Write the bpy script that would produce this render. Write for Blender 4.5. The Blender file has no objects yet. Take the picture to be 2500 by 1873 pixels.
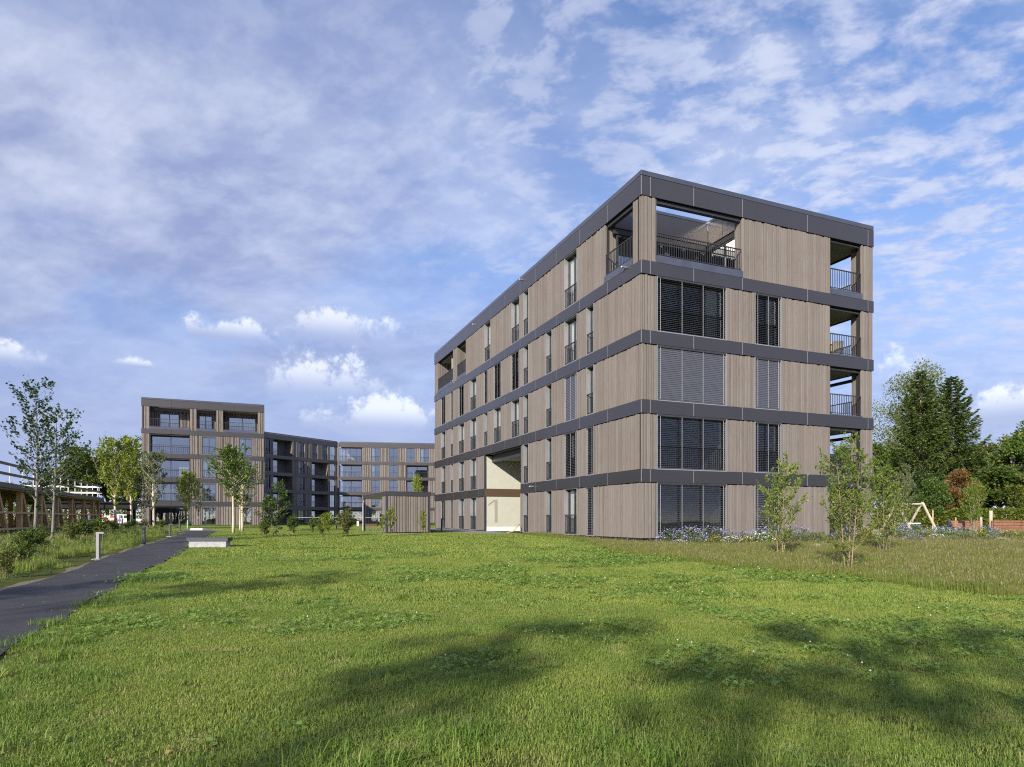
import bpy, math, random
import numpy as np
from mathutils import Vector, Matrix

# ------------------------------------------------------------------ camera, sky, sun, exposure
SC = bpy.context.scene
COL = SC.collection
R = math.radians
cam = bpy.data.cameras.new('camera'); camo = bpy.data.objects.new('camera', cam); COL.objects.link(camo)
cam.sensor_fit = 'HORIZONTAL'; cam.sensor_width = 36.0; cam.lens = 36.0*1563/2500
cam.shift_y = 329.5/2500; cam.clip_end = 3000; cam.clip_start = 0.1
camo.location = (0, 0, 1.3); camo.rotation_euler = (R(90), 0, 0)
SC.camera = camo
SUN_EL = R(25.0)
TRAVEL = Vector((.42, .9075, 0)).normalized()          # way the light travels over the ground
sd = Vector((TRAVEL.x*math.cos(SUN_EL), TRAVEL.y*math.cos(SUN_EL), -math.sin(SUN_EL)))
sun = bpy.data.lights.new('sun', 'SUN'); suno = bpy.data.objects.new('sun', sun); COL.objects.link(suno)
sun.energy = 4.4; sun.angle = R(.55); sun.color = (1.0, .91, .77)
suno.rotation_euler = sd.to_track_quat('-Z', 'Y').to_euler(); suno.location = (-20, -40, 40)
SC.view_settings.view_transform = 'Standard'; SC.view_settings.look = 'None'
SC.view_settings.gamma = 1.0; SC.view_settings.exposure = 0.60
SC.view_settings.use_curve_mapping = False
SC.cycles.max_bounces = 6; SC.cycles.transparent_max_bounces = 12; SC.cycles.diffuse_bounces = 3
SC.cycles.glossy_bounces = 3; SC.cycles.transmission_bounces = 4; SC.cycles.caustics_reflective = False
SC.cycles.caustics_refractive = False; SC.cycles.sample_clamp_indirect = 4.0
SC.cycles.use_denoising = False; SC.cycles.filter_width = 1.15; SC.cycles.adaptive_threshold = .006

class NT:
    """small helper for node trees"""
    def __init__(s, tree): s.t = tree; s.n = tree.nodes; s.l = tree.links
    def node(s, kind, **kw):
        n = s.n.new(kind)
        for k, v in kw.items(): setattr(n, k, v)
        return n
    def set(s, n, **kw):
        for k, v in kw.items(): s.inp(n, k, v)
        return n
    def inp(s, n, key, v):
        i = n.inputs[key]
        if hasattr(v, 'is_output') or isinstance(v, bpy.types.NodeSocket): s.l.new(v, i)
        else: i.default_value = v
    def math(s, op, a, b=None, c=None, clamp=False):
        n = s.node('ShaderNodeMath', operation=op); n.use_clamp = clamp
        s.inp(n, 0, a)
        if b is not None: s.inp(n, 1, b)
        if c is not None: s.inp(n, 2, c)
        return n.outputs[0]
    def vmath(s, op, a, b=None, scale=None):
        n = s.node('ShaderNodeVectorMath', operation=op); s.inp(n, 0, a)
        if b is not None: s.inp(n, 1, b)
        if scale is not None: s.inp(n, 'Scale', scale)
        return n.outputs['Value'] if op in ('LENGTH', 'DOT_PRODUCT') else n.outputs[0]
    def noise(s, vec, scale, detail=4.0, rough=.55, dist=0.0, dims='3D', w=None):
        n = s.node('ShaderNodeTexNoise', noise_dimensions=dims)
        if vec is not None: s.l.new(vec, n.inputs['Vector'])
        n.inputs['Scale'].default_value = scale; n.inputs['Detail'].default_value = detail
        n.inputs['Roughness'].default_value = rough; n.inputs['Distortion'].default_value = dist
        return n.outputs[0]
    def smooth(s, v, a, b, lo=0.0, hi=1.0):
        n = s.node('ShaderNodeMapRange', interpolation_type='SMOOTHSTEP')
        s.inp(n, 'Value', v); s.inp(n, 'From Min', a); s.inp(n, 'From Max', b)
        s.inp(n, 'To Min', lo); s.inp(n, 'To Max', hi)
        return n.outputs[0]
    def mix(s, fac, a, b, blend='MIX'):
        n = s.node('ShaderNodeMix', data_type='RGBA', blend_type=blend)
        s.inp(n, 0, fac); s.inp(n, 6, a); s.inp(n, 7, b)
        return n.outputs[2]
    def comb(s, x, y, z):
        n = s.node('ShaderNodeCombineXYZ'); s.inp(n, 0, x); s.inp(n, 1, y); s.inp(n, 2, z); return n.outputs[0]

def rgb(r, g, b): return (r, g, b, 1.0)

def build_world():
    w = bpy.data.worlds.new('World'); SC.world = w; w.use_nodes = True
    t = NT(w.node_tree); t.n.clear()
    out = t.node('ShaderNodeOutputWorld')
    sky = t.node('ShaderNodeTexSky', sky_type='NISHITA'); sky.sun_disc = False
    sky.sun_elevation = SUN_EL; sky.sun_rotation = math.atan2(-TRAVEL.x, -TRAVEL.y)
    sky.air_density = 1.0; sky.dust_density = .2; sky.ozone_density = 5.0; sky.altitude = 400
    tc = t.node('ShaderNodeTexCoord'); g = tc.outputs['Generated']
    sep = t.node('ShaderNodeSeparateXYZ'); t.l.new(g, sep.inputs[0])
    X, Y, Z = sep.outputs
    zc = t.math('MAXIMUM', Z, 0.0)
    den = t.math('ADD', zc, .27)
    px = t.math('DIVIDE', X, den); py = t.math('DIVIDE', Y, den)
    p = t.comb(px, py, 0.0)
    # wind runs from lower left to upper right of the view: bands stretched that way
    mp = t.node('ShaderNodeMapping'); mp.inputs['Rotation'].default_value = (0, 0, R(-52)); mp.inputs['Scale'].default_value = (1.1, 1.4, 1)
    mp.inputs['Location'].default_value = (6.1, 3.0, 0); t.l.new(p, mp.inputs['Vector']); q = mp.outputs[0]
    warp = t.noise(p, 1.6, 3.0, .5); wv = t.vmath('ADD', q, t.comb(t.math('MULTIPLY', warp, .22), t.math('MULTIPLY', warp, -.18), 0.0))
    veil = t.noise(wv, 1.0, 4.0, .5, .0)                        # wide soft sheets
    fv = t.vmath('MULTIPLY', wv, (1.3, 1.0, 1.0)); flock = t.noise(fv, 9.5, 5.0, .60, .1)                     # small puffs
    rows = t.noise(wv, 2.7, 5.0, .58, .2)                       # bands of puffs
    side = t.smooth(t.math('SUBTRACT', px, t.math('MULTIPLY', py, .30)), -1.25, .75)      # closed sheet on one side, broken flocks on the other
    lim = t.math('MULTIPLY_ADD', side, .20, .20)
    a = t.smooth(veil, lim, t.math('ADD', lim, .30))
    a = t.math('MULTIPLY', a, t.math('MULTIPLY_ADD', side, -.50, .86))
    b = t.math('MULTIPLY', t.smooth(flock, .30, .60), t.smooth(rows, .20, .44))
    b = t.math('MULTIPLY', b, t.math('MULTIPLY_ADD', side, .40, .48))
    m = t.math('MAXIMUM', a, b)
    m = t.math('MAXIMUM', m, t.math('MULTIPLY', t.smooth(rows, .36, .64), .62))
    bank = t.smooth(Z, .58, .06, 0.0, .95)
    m = t.math('MAXIMUM', t.math('MULTIPLY', m, t.smooth(Z, .02, .22, .5, 1.0)), bank)
    m = t.math('MINIMUM', m, .94)
    fw = t.math('MULTIPLY_ADD', side, .44, .26)
    shade = t.math('ADD', t.math('MULTIPLY', t.smooth(flock, .38, .68), fw), t.math('MULTIPLY', t.smooth(rows, .36, .66), t.math('SUBTRACT', 1.0, fw)))
    shade = t.math('MULTIPLY', shade, t.smooth(Z, .06, .46, .22, 1.0))
    lil = t.mix(side, rgb(.30, .345, .565), rgb(.39, .465, .73))
    lil = t.mix(t.smooth(Z, .30, .06), lil, rgb(.345, .41, .655))
    ccol = t.mix(t.math('MULTIPLY', shade, t.math('MULTIPLY_ADD', side, .20, .80)), lil, rgb(.72, .76, .90))
    # cumulus: (azimuth from +Y towards +X, elevation of the flat base, half width, height) in degrees
    az = t.math('ARCTAN2', X, Y); el = t.math('ARCSINE', Z)
    n1 = t.noise(g, 18.0, 5.0, .62, .1); n2 = t.noise(g, 60.0, 5.0, .65, .0)
    edge = t.math('ADD', t.math('MULTIPLY', t.math('SUBTRACT', n1, .5), 4.6), t.math('MULTIPLY', t.math('SUBTRACT', n2, .5), 2.2))
    cm = None; ch = None
    def img(x, y):      # photograph pixel -> azimuth, elevation
        u = (x-1250)/1563; v = (1266-y)/1563
        return math.atan2(u, 1), math.atan2(v, math.hypot(u, 1))
    for (x0, x1, yb, yt) in ((670, 925, 958, 868), (690, 985, 822, 752), (455, 640, 820, 770), (-90, 135, 880, 830),
                             (790, 1070, 1040, 975), (285, 370, 893, 872), (2120, 2260, 930, 842), (2330, 2640, 1010, 930)):
        a0, e0 = img((x0+x1)/2, yb); al, _ = img(x0, yb); ar, _ = img(x1, yb); _, e1 = img((x0+x1)/2, yt)
        dx = t.math('DIVIDE', t.math('SUBTRACT', az, a0), (ar-al)/2*1.2)
        dy = t.math('DIVIDE', t.math('SUBTRACT', el, e0), (e1-e0)*1.12)
        up = t.math('MAXIMUM', dy, 0.0); dn = t.math('MULTIPLY', t.math('MINIMUM', dy, 0.0), 3.0)
        d = t.math('ADD', t.math('MULTIPLY', dx, dx), t.math('ADD', t.math('MULTIPLY', up, up), t.math('MULTIPLY', dn, dn)))
        d = t.math('SUBTRACT', d, edge)
        mm = t.smooth(d, 1.3, .1)
        hh = t.math('MULTIPLY', mm, t.smooth(dy, -.15, .75))
        cm = mm if cm is None else t.math('MAXIMUM', cm, mm); ch = hh if ch is None else t.math('MAXIMUM', ch, hh)
    ccum = t.mix(ch, rgb(.40, .45, .66), rgb(.88, .89, .94))
    total = t.math('MAXIMUM', m, t.math('MULTIPLY', cm, .82))
    ccol = t.mix(cm, ccol, ccum)
    below = t.smooth(Z, -.02, .03)
    total = t.math('MULTIPLY', total, below)
    bg1 = t.node('ShaderNodeBackground'); t.l.new(t.mix(1.0, sky.outputs[0], rgb(.97, .95, 1.0), 'MULTIPLY'), bg1.inputs[0]); bg1.inputs[1].default_value = .14
    bg2 = t.node('ShaderNodeBackground'); t.l.new(ccol, bg2.inputs[0]); bg2.inputs[1].default_value = .74
    mx = t.node('ShaderNodeMixShader'); t.l.new(total, mx.inputs[0]); t.l.new(bg1.outputs[0], mx.inputs[1]); t.l.new(bg2.outputs[0], mx.inputs[2])
    t.l.new(mx.outputs[0], out.inputs[0])
build_world()

# ------------------------------------------------------------------ materials
MATS = {}
def principled(name, col, rough=.6, metal=0.0, spec=.5):
    m = bpy.data.materials.new(name); m.use_nodes = True; t = NT(m.node_tree)
    b = t.n['Principled BSDF']
    b.inputs['Base Color'].default_value = rgb(*col); b.inputs['Roughness'].default_value = rough
    b.inputs['Metallic'].default_value = metal; b.inputs['Specular IOR Level'].default_value = spec
    MATS[name] = m
    return m, t, b

def varied(name, c1, c2, scale, rough=.7, detail=5.0, bump=0.0, bscale=None, metal=0.0, spec=.4, stretch=(1, 1, 1), rv=0.0):
    m, t, b = principled(name, c1, rough, metal, spec)
    geo = t.node('ShaderNodeNewGeometry'); mp = t.node('ShaderNodeMapping'); mp.inputs['Scale'].default_value = stretch
    t.l.new(geo.outputs['Position'], mp.inputs['Vector'])
    n = t.noise(mp.outputs[0], scale, detail, .6)
    col = t.mix(t.smooth(n, .3, .7), rgb(*c1), rgb(*c2))
    t.l.new(col, b.inputs['Base Color'])
    if rv: t.l.new(t.smooth(n, .3, .7, rough-rv, rough+rv), b.inputs['Roughness'])
    if bump:
        n2 = t.noise(mp.outputs[0], bscale or scale*4, 4.0, .6)
        bp = t.node('ShaderNodeBump'); bp.inputs['Strength'].default_value = bump; bp.inputs['Distance'].default_value = .02
        t.l.new(n2, bp.inputs['Height']); t.l.new(bp.outputs[0], b.inputs['Normal'])
    return m

def board_mat(name, dark, light, grey):
    """rough-sawn spruce: grain along z, knots, each board its own tone"""
    m, t, b = principled(name, light, .8, 0, .25)
    geo = t.node('ShaderNodeNewGeometry'); oi = t.node('ShaderNodeObjectInfo')
    at = t.node('ShaderNodeAttribute'); at.attribute_name = 'rnd'
    rnd = t.math('FRACT', t.math('ADD', oi.outputs['Random'], at.outputs['Fac']))
    off = t.vmath('ADD', geo.outputs['Position'], t.comb(t.math('MULTIPLY', rnd, 37.0), 0.0, t.math('MULTIPLY', rnd, 91.0)))
    mp = t.node('ShaderNodeMapping'); mp.inputs['Scale'].default_value = (1, 1, .06); t.l.new(off, mp.inputs['Vector'])
    grain = t.noise(mp.outputs[0], 30.0, 4.0, .55, .2)
    mp2 = t.node('ShaderNodeMapping'); mp2.inputs['Scale'].default_value = (1, 1, .55); t.l.new(off, mp2.inputs['Vector'])
    vor = t.node('ShaderNodeTexVoronoi'); vor.inputs['Scale'].default_value = 5.5; t.l.new(mp2.outputs[0], vor.inputs['Vector'])
    knot = t.smooth(vor.outputs['Distance'], .13, .05)
    weather = t.noise(geo.outputs['Position'], .7, 3.0, .5)
    c = t.mix(t.smooth(grain, .32, .68), rgb(*dark), rgb(*light))
    c = t.mix(t.math('MULTIPLY', t.smooth(weather, .35, .7), .55), c, rgb(*grey))
    tone = t.math('MULTIPLY_ADD', rnd, .20, .88)
    c = t.mix(1.0, c, t.comb(tone, tone, tone), 'MULTIPLY')
    c = t.mix(t.math('MULTIPLY', knot, .55), c, rgb(dark[0]*.45, dark[1]*.4, dark[2]*.35))
    t.l.new(c, b.inputs['Base Color'])
    bp = t.node('ShaderNodeBump'); bp.inputs['Strength'].default_value = .35; bp.inputs['Distance'].default_value = .01
    t.l.new(grain, bp.inputs['Height']); t.l.new(bp.outputs[0], b.inputs['Normal'])
    return m

def leaf_mat(name, c1, c2, c3=None, trans=.35):
    """leaf faces: tone from a random value per leaf, light passing through"""
    m = bpy.data.materials.new(name); m.use_nodes = True; t = NT(m.node_tree); t.n.clear(); MATS[name] = m
    out = t.node('ShaderNodeOutputMaterial')
    at = t.node('ShaderNodeAttribute'); at.attribute_name = 'rnd'; oi = t.node('ShaderNodeObjectInfo')
    geo = t.node('ShaderNodeNewGeometry')
    r = at.outputs['Fac']
    c = t.mix(r, rgb(*c1), rgb(*c2))
    if c3: c = t.mix(t.smooth(t.math('ADD', r, t.math('MULTIPLY', t.noise(geo.outputs['Position'], .8, 3.0), .5)), .95, 1.25), c, rgb(*c3))
    tone = t.math('MULTIPLY_ADD', oi.outputs['Random'], .25, .88)
    c = t.mix(1.0, c, t.comb(tone, tone, tone), 'MULTIPLY')
    d = t.node('ShaderNodeBsdfPrincipled'); t.l.new(c, d.inputs['Base Color']); d.inputs['Roughness'].default_value = .5
    d.inputs['Specular IOR Level'].default_value = .35
    tr = t.node('ShaderNodeBsdfTranslucent')
    c2n = t.mix(1.0, c, rgb(1.25, 1.25, .55), 'MULTIPLY'); t.l.new(c2n, tr.inputs[0])
    mx = t.node('ShaderNodeMixShader'); mx.inputs[0].default_value = trans
    t.l.new(d.outputs[0], mx.inputs[1]); t.l.new(tr.outputs[0], mx.inputs[2]); t.l.new(mx.outputs[0], out.inputs[0])
    return m

def grass_mat(name, c1, c2, c3, dry, dryamt=.3, trans=.3):
    m = bpy.data.materials.new(name); m.use_nodes = True; t = NT(m.node_tree); t.n.clear(); MATS[name] = m
    out = t.node('ShaderNodeOutputMaterial')
    at = t.node('ShaderNodeAttribute'); at.attribute_name = 'rnd'; oi = t.node('ShaderNodeObjectInfo')
    geo = t.node('ShaderNodeNewGeometry'); P = geo.outputs['Position']
    big = t.noise(P, .55, 4.0, .6); mid = t.noise(P, 2.3, 3.0, .6)
    c = t.mix(t.math('FRACT', t.math('ADD', at.outputs['Fac'], t.math('MULTIPLY', oi.outputs['Random'], .35))), rgb(*c1), rgb(*c2))
    c = t.mix(t.math('MULTIPLY', t.smooth(big, .42, .62), .75), c, rgb(*c3))
    dmask = t.math('ADD', t.smooth(at.outputs['Fac'], 1.0-dryamt, 1.0), t.math('MULTIPLY', t.smooth(mid, .52, .7), .55), None, True)
    c = t.mix(t.math('MULTIPLY', dmask, .8), c, rgb(*dry))
    d = t.node('ShaderNodeBsdfPrincipled'); t.l.new(c, d.inputs['Base Color']); d.inputs['Roughness'].default_value = .55
    d.inputs['Specular IOR Level'].default_value = .3
    tr = t.node('ShaderNodeBsdfTranslucent'); t.l.new(t.mix(1.0, c, rgb(1.2, 1.2, .6), 'MULTIPLY'), tr.inputs[0])
    mx = t.node('ShaderNodeMixShader'); mx.inputs[0].default_value = trans
    t.l.new(d.outputs[0], mx.inputs[1]); t.l.new(tr.outputs[0], mx.inputs[2]); t.l.new(mx.outputs[0], out.inputs[0])
    return m

def glass_mat(name, tint, refl):
    m = bpy.data.materials.new(name); m.use_nodes = True; t = NT(m.node_tree); t.n.clear(); MATS[name] = m
    out = t.node('ShaderNodeOutputMaterial')
    tr = t.node('ShaderNodeBsdfTransparent'); tr.inputs[0].default_value = rgb(*tint)
    gl = t.node('ShaderNodeBsdfGlossy'); gl.inputs['Roughness'].default_value = .012; gl.inputs[0].default_value = rgb(.95, .98, 1)
    geo = t.node('ShaderNodeNewGeometry')
    nz = t.noise(geo.outputs['Position'], .9, 2.0, .5); bp = t.node('ShaderNodeBump'); bp.inputs['Strength'].default_value = .05
    bp.inputs['Distance'].default_value = .05
    t.l.new(nz, bp.inputs['Height']); t.l.new(bp.outputs[0], gl.inputs['Normal'])
    lw = t.node('ShaderNodeLayerWeight'); lw.inputs[0].default_value = .5
    f = t.math('POWER', lw.outputs['Facing'], 3.0)
    f = t.math('MULTIPLY_ADD', f, 1.0-refl, refl, True)
    mx = t.node('ShaderNodeMixShader'); t.l.new(f, mx.inputs[0]); t.l.new(tr.outputs[0], mx.inputs[1]); t.l.new(gl.outputs[0], mx.inputs[2])
    t.l.new(mx.outputs[0], out.inputs[0])
    return m

board_mat('boards', (.180, .156, .142), (.222, .195, .180), (.222, .200, .188))
board_mat('boards_far', (.16, .137, .122), (.265, .230, .208), (.24, .213, .198))
board_mat('timber', (.44, .27, .13), (.64, .44, .24), (.56, .40, .24))
board_mat('post_wood', (.40, .34, .26), (.54, .48, .39), (.50, .46, .39))
board_mat('red_plank', (.20, .085, .055), (.33, .15, .10), (.30, .17, .12))
board_mat('stake_wood', (.5, .36, .17), (.66, .50, .27), (.6, .46, .26))
varied('fascia', (.096, .086, .086), (.104, .093, .092), .5, .44, metal=.8, spec=.5, bump=.12, bscale=1.2)
varied('roof_cap', (.12, .122, .14), (.14, .142, .16), 2.0, .36, metal=.75)
principled('joint', (.40, .40, .43), .5, .1)
varied('reveal', (.30, .31, .33), (.34, .35, .37), 2.0, .45, metal=.3)
for _m in ('fascia', 'roof_cap'):
    _b = MATS[_m].node_tree.nodes['Principled BSDF']; _b.inputs['Coat Weight'].default_value = .6; _b.inputs['Coat Roughness'].default_value = .2
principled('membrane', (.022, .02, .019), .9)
varied('frame_metal', (.050, .052, .058), (.066, .068, .074), 4.0, .42, metal=.3)
varied('rail_metal', (.045, .046, .055), (.060, .062, .072), 4.0, .40, metal=.35)
varied('slat', (.115, .118, .140), (.135, .138, .16), 5.0, .35, metal=.4)
principled('cord', (.62, .63, .66), .6)
varied('sill_metal', (.10, .11, .15), (.13, .14, .18), 2.0, .38, metal=.5)
glass_mat('glass', (.60, .64, .64), .10)
glass_mat('glass_door', (.55, .60, .60), .42)
varied('plaster', (.49, .49, .43), (.53, .53, .465), 2.5, .85)
principled('white_base', (.80, .80, .80), .7)
principled('brown_panel', (.115, .075, .05), .55, .2)
principled('number_paint', (.27, .265, .215), .8)
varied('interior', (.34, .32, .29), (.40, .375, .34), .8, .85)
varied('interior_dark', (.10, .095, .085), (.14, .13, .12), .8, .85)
varied('floor_wood', (.26, .17, .10), (.34, .23, .14), 2.0, .55)
varied('ceiling', (.35, .34, .32), (.39, .38, .36), 1.0, .9)
varied('curtain', (.72, .72, .72), (.86, .86, .86), 9.0, .9, stretch=(6, 6, .1))
varied('asphalt', (.032, .032, .038), (.055, .053, .060), 1.4, .85, bump=.7, bscale=120, detail=6)
varied('paving', (.20, .20, .21), (.27, .27, .28), .9, .85, bump=.3, bscale=30)
varied('soil', (.070, .075, .022), (.085, .105, .026), .9, .95, bump=.8, bscale=40, spec=.05)
varied('gravel', (.13, .105, .065), (.21, .175, .12), 30, .95, bump=.8, bscale=50)
varied('concrete', (.33, .335, .35), (.44, .445, .455), 7.0, .85, bump=.25, bscale=40)
varied('bark', (.16, .12, .085), (.28, .225, .165), 9.0, .9, bump=.6, bscale=30, stretch=(1, 1, .25))
varied('bark_pale', (.50, .42, .28), (.68, .60, .45), 8.0, .85, bump=.4, stretch=(1, 1, .3))
varied('bark_grey', (.15, .14, .125), (.26, .245, .22), 9.0, .9, bump=.6, stretch=(1, 1, .25))
varied('twig', (.20, .14, .09), (.33, .25, .165), 9.0, .85)
principled('chrome', (.75, .76, .78), .25, .9)
principled('lamp_grey', (.26, .26, .28), .5, .4)
principled('lamp_dark', (.06, .065, .09), .5, .4)
principled('white_paint', (.8, .8, .8), .4)
principled('black_rubber', (.02, .02, .02), .8)
principled('car_glass', (.02, .03, .03), .08)
principled('green_glass', (.02, .10, .05), .12)
principled('red_paint', (.45, .05, .04), .5)
principled('brick_red', (.10, .03, .03), .7)
principled('blue_paint', (.05, .12, .45), .5)
principled('orange_hose', (.55, .38, .22), .5)
principled('rope', (.05, .05, .05), .8)
leaf_mat('leaf_mid', (.045, .095, .016), (.10, .165, .030), (.17, .20, .04))
leaf_mat('leaf_yellow', (.14, .21, .022), (.25, .30, .040), (.33, .33, .05))
leaf_mat('leaf_dark', (.020, .050, .014), (.05, .095, .022), (.09, .12, .03), .25)
leaf_mat('leaf_forest', (.048, .098, .017), (.135, .195, .034), (.23, .24, .045), .3)
leaf_mat('leaf_olive', (.065, .10, .022), (.145, .17, .036), (.22, .19, .05), .28)
leaf_mat('leaf_grey', (.11, .145, .07), (.20, .235, .12), (.28, .29, .14))
leaf_mat('leaf_copper', (.11, .058, .022), (.23, .135, .042), (.32, .21, .07))
leaf_mat('leaf_hedge', (.065, .105, .012), (.16, .195, .026), (.28, .27, .045))
leaf_mat('leaf_sapling', (.10, .175, .028), (.21, .28, .052), (.31, .33, .07))
leaf_mat('needle', (.038, .072, .016), (.10, .14, .03), (.15, .18, .04), .25)
leaf_mat('leaf_fallen', (.20, .12, .04), (.38, .25, .09), None, .1)
leaf_mat('petal_lilac', (.33, .33, .66), (.55, .54, .82), None, .3)
leaf_mat('petal_white', (.70, .72, .66), (.86, .86, .82), None, .3)
leaf_mat('petal_yellow', (.62, .42, .02), (.80, .60, .05), None, .3)
leaf_mat('stem_green', (.06, .11, .035), (.12, .18, .06), (.2, .22, .08))
grass_mat('grass', (.142, .228, .036), (.248, .335, .066), (.275, .335, .066), (.40, .38, .15), .10)
grass_mat('grass_deep', (.095, .185, .026), (.175, .270, .045), (.18, .26, .045), (.32, .31, .12), .08)
grass_mat('grass_tall', (.125, .195, .030), (.215, .27, .05), (.21, .235, .05), (.31, .29, .11), .25)
grass_mat('seed_head', (.19, .145, .08), (.28, .22, .13), (.22, .18, .10), (.32, .26, .15), .3)
grass_mat('clover', (.125, .225, .038), (.225, .345, .07), (.20, .315, .06), (.27, .35, .09), .06, .25)
# ------------------------------------------------------------------ helpers
RNG = random.Random(7)
def tag(o, label=None, cat=None, group=None, kind=None):
    if label: o['label'] = label
    if cat: o['category'] = cat
    if group: o['group'] = group
    if kind: o['kind'] = kind
    return o
def empty(name, loc=(0, 0, 0), rz=0.0, parent=None):
    o = bpy.data.objects.new(name, None); COL.objects.link(o); o.location = loc; o.rotation_euler = (0, 0, rz)
    o.empty_display_size = .3
    if parent: o.parent = parent
    return o
def link(name, mesh, parent=None, loc=None, rz=None):
    o = bpy.data.objects.new(name, mesh); COL.objects.link(o)
    if parent: o.parent = parent
    if loc is not None: o.location = loc
    if rz is not None: o.rotation_euler = (0, 0, rz)
    return o

class MB:
    """collects faces in (s, o, z) space, mapped by f; several materials allowed"""
    def __init__(s, f=None):
        s.v = []; s.fc = []; s.mi = []; s.rn = []; s.mats = []; s.f = f; s.cur = 0; s.r = 0.0
    def mat(s, name):
        if name not in s.mats: s.mats.append(name)
        s.cur = s.mats.index(name); return s
    def add(s, pts, faces):
        n = len(s.v)
        s.v.extend(s.f(p) if s.f else p for p in pts)
        for q in faces:
            s.fc.append([n+i for i in q]); s.mi.append(s.cur); s.rn.append(s.r)
    def box(s, x0, x1, y0, y1, z0, z1):
        if x0 > x1: x0, x1 = x1, x0
        if y0 > y1: y0, y1 = y1, y0
        s.add([(x0, y0, z0), (x1, y0, z0), (x1, y1, z0), (x0, y1, z0), (x0, y0, z1), (x1, y0, z1), (x1, y1, z1), (x0, y1, z1)],
              [(0, 3, 2, 1), (4, 5, 6, 7), (0, 1, 5, 4), (1, 2, 6, 5), (2, 3, 7, 6), (3, 0, 4, 7)])
        return s
    def quad(s, a, b, c, d):
        s.add([a, b, c, d], [(0, 1, 2, 3)]); return s
    def beam(s, p, q, w, h=None):
        """square bar from p to q"""
        h = h or w; p = Vector(p); q = Vector(q); d = (q-p).normalized()
        up = Vector((0, 0, 1)) if abs(d.z) < .95 else Vector((0, 1, 0))
        a = d.cross(up).normalized()*w/2; b = d.cross(a).normalized()*h/2
        pts = [p-a-b, p+a-b, p+a+b, p-a+b, q-a-b, q+a-b, q+a+b, q-a+b]
        s.add([tuple(k) for k in pts], [(0, 3, 2, 1), (4, 5, 6, 7), (0, 1, 5, 4), (1, 2, 6, 5), (2, 3, 7, 6), (3, 0, 4, 7)])
        return s
    def tube(s, pts, rad, n=8, cap=True):
        pts = [Vector(p) for p in pts]
        if not hasattr(rad, '__len__'): rad = [rad]*len(pts)
        rings = []; ref = Vector((.31, .17, .93))
        for i, p in enumerate(pts):
            d = (pts[min(i+1, len(pts)-1)]-pts[max(i-1, 0)]).normalized()
            a = d.cross(ref)
            if a.length < .05: a = d.cross(Vector((1, 0, 0)))
            a.normalize(); b = d.cross(a)
            rings.append([tuple(p+(a*math.cos(2*math.pi*k/n)+b*math.sin(2*math.pi*k/n))*rad[i]) for k in range(n)])
        base = [v for r in rings for v in r]; fs = []
        for i in range(len(pts)-1):
            for k in range(n):
                k2 = (k+1) % n; fs.append((i*n+k, i*n+k2, (i+1)*n+k2, (i+1)*n+k))
        if cap: fs.append(tuple(range(n))[::-1]); fs.append(tuple((len(pts)-1)*n+k for k in range(n)))
        s.add(base, fs); return s
    def ring(s, c, ax1, ax2, Rr, r, n=20, m=6):
        c = Vector(c); a1 = Vector(ax1); a2 = Vector(ax2); nn = a1.cross(a2); base = []; fs = []
        for i in range(n):
            th = 2*math.pi*i/n; d = a1*math.cos(th)+a2*math.sin(th)
            for k in range(m):
                ph = 2*math.pi*k/m; base.append(tuple(c+d*(Rr+r*math.cos(ph))+nn*r*math.sin(ph)))
        for i in range(n):
            for k in range(m):
                i2 = (i+1) % n; k2 = (k+1) % m; fs.append((i*m+k, i2*m+k, i2*m+k2, i*m+k2))
        s.add(base, fs); return s
    def mesh(s, name, smooth=False):
        me = bpy.data.meshes.new(name); me.from_pydata([tuple(p) for p in s.v], [], s.fc)
        for n in s.mats: me.materials.append(MATS[n])
        me.polygons.foreach_set('material_index', s.mi)
        if any(s.rn):
            a = me.attributes.new('rnd', 'FLOAT', 'FACE'); a.data.foreach_set('value', s.rn)
        if smooth: me.polygons.foreach_set('use_smooth', [True]*len(s.fc))
        me.update(); return me
    def build(s, name, parent=None, smooth=False, loc=None, rz=None):
        return link(name, s.mesh(name, smooth), parent, loc, rz)

def unit_mesh(name, mat):
    """box of size 1 with one corner at the origin, its long edges chamfered"""
    b = MB().mat(mat); c = .06
    prof = [(0, 0), (1, 0), (1, 1-c*2), (1-c, 1), (c, 1), (0, 1-c*2)]
    b.add([(x, y, 0) for x, y in prof]+[(x, y, 1) for x, y in prof],
          [tuple(range(6))[::-1], tuple(range(6, 12))]+[(i, (i+1) % 6, (i+1) % 6+6, i+6) for i in range(6)])
    return b.mesh(name)

# ------------------------------------------------------------------ ground levels
KN = [(-80, 0), (6, 0), (10, .02), (15, .06), (20, .12), (27, .22), (35, .38), (45, .42), (900, .42)]
def tz(y):
    for (a, za), (b, zb) in zip(KN, KN[1:]):
        if y <= b: return za+(zb-za)*max(0, (y-a))/(b-a)
    return .42
def unproject(x, y, dz=0.0):
    """photograph pixel on the ground -> world x, y (used while laying out the site)"""
    Y = 10.0
    for _ in range(40): Y = (1.3-tz(Y)-dz)*1563/(y-1266)
    return (x-1250)/1563*Y, Y

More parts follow.
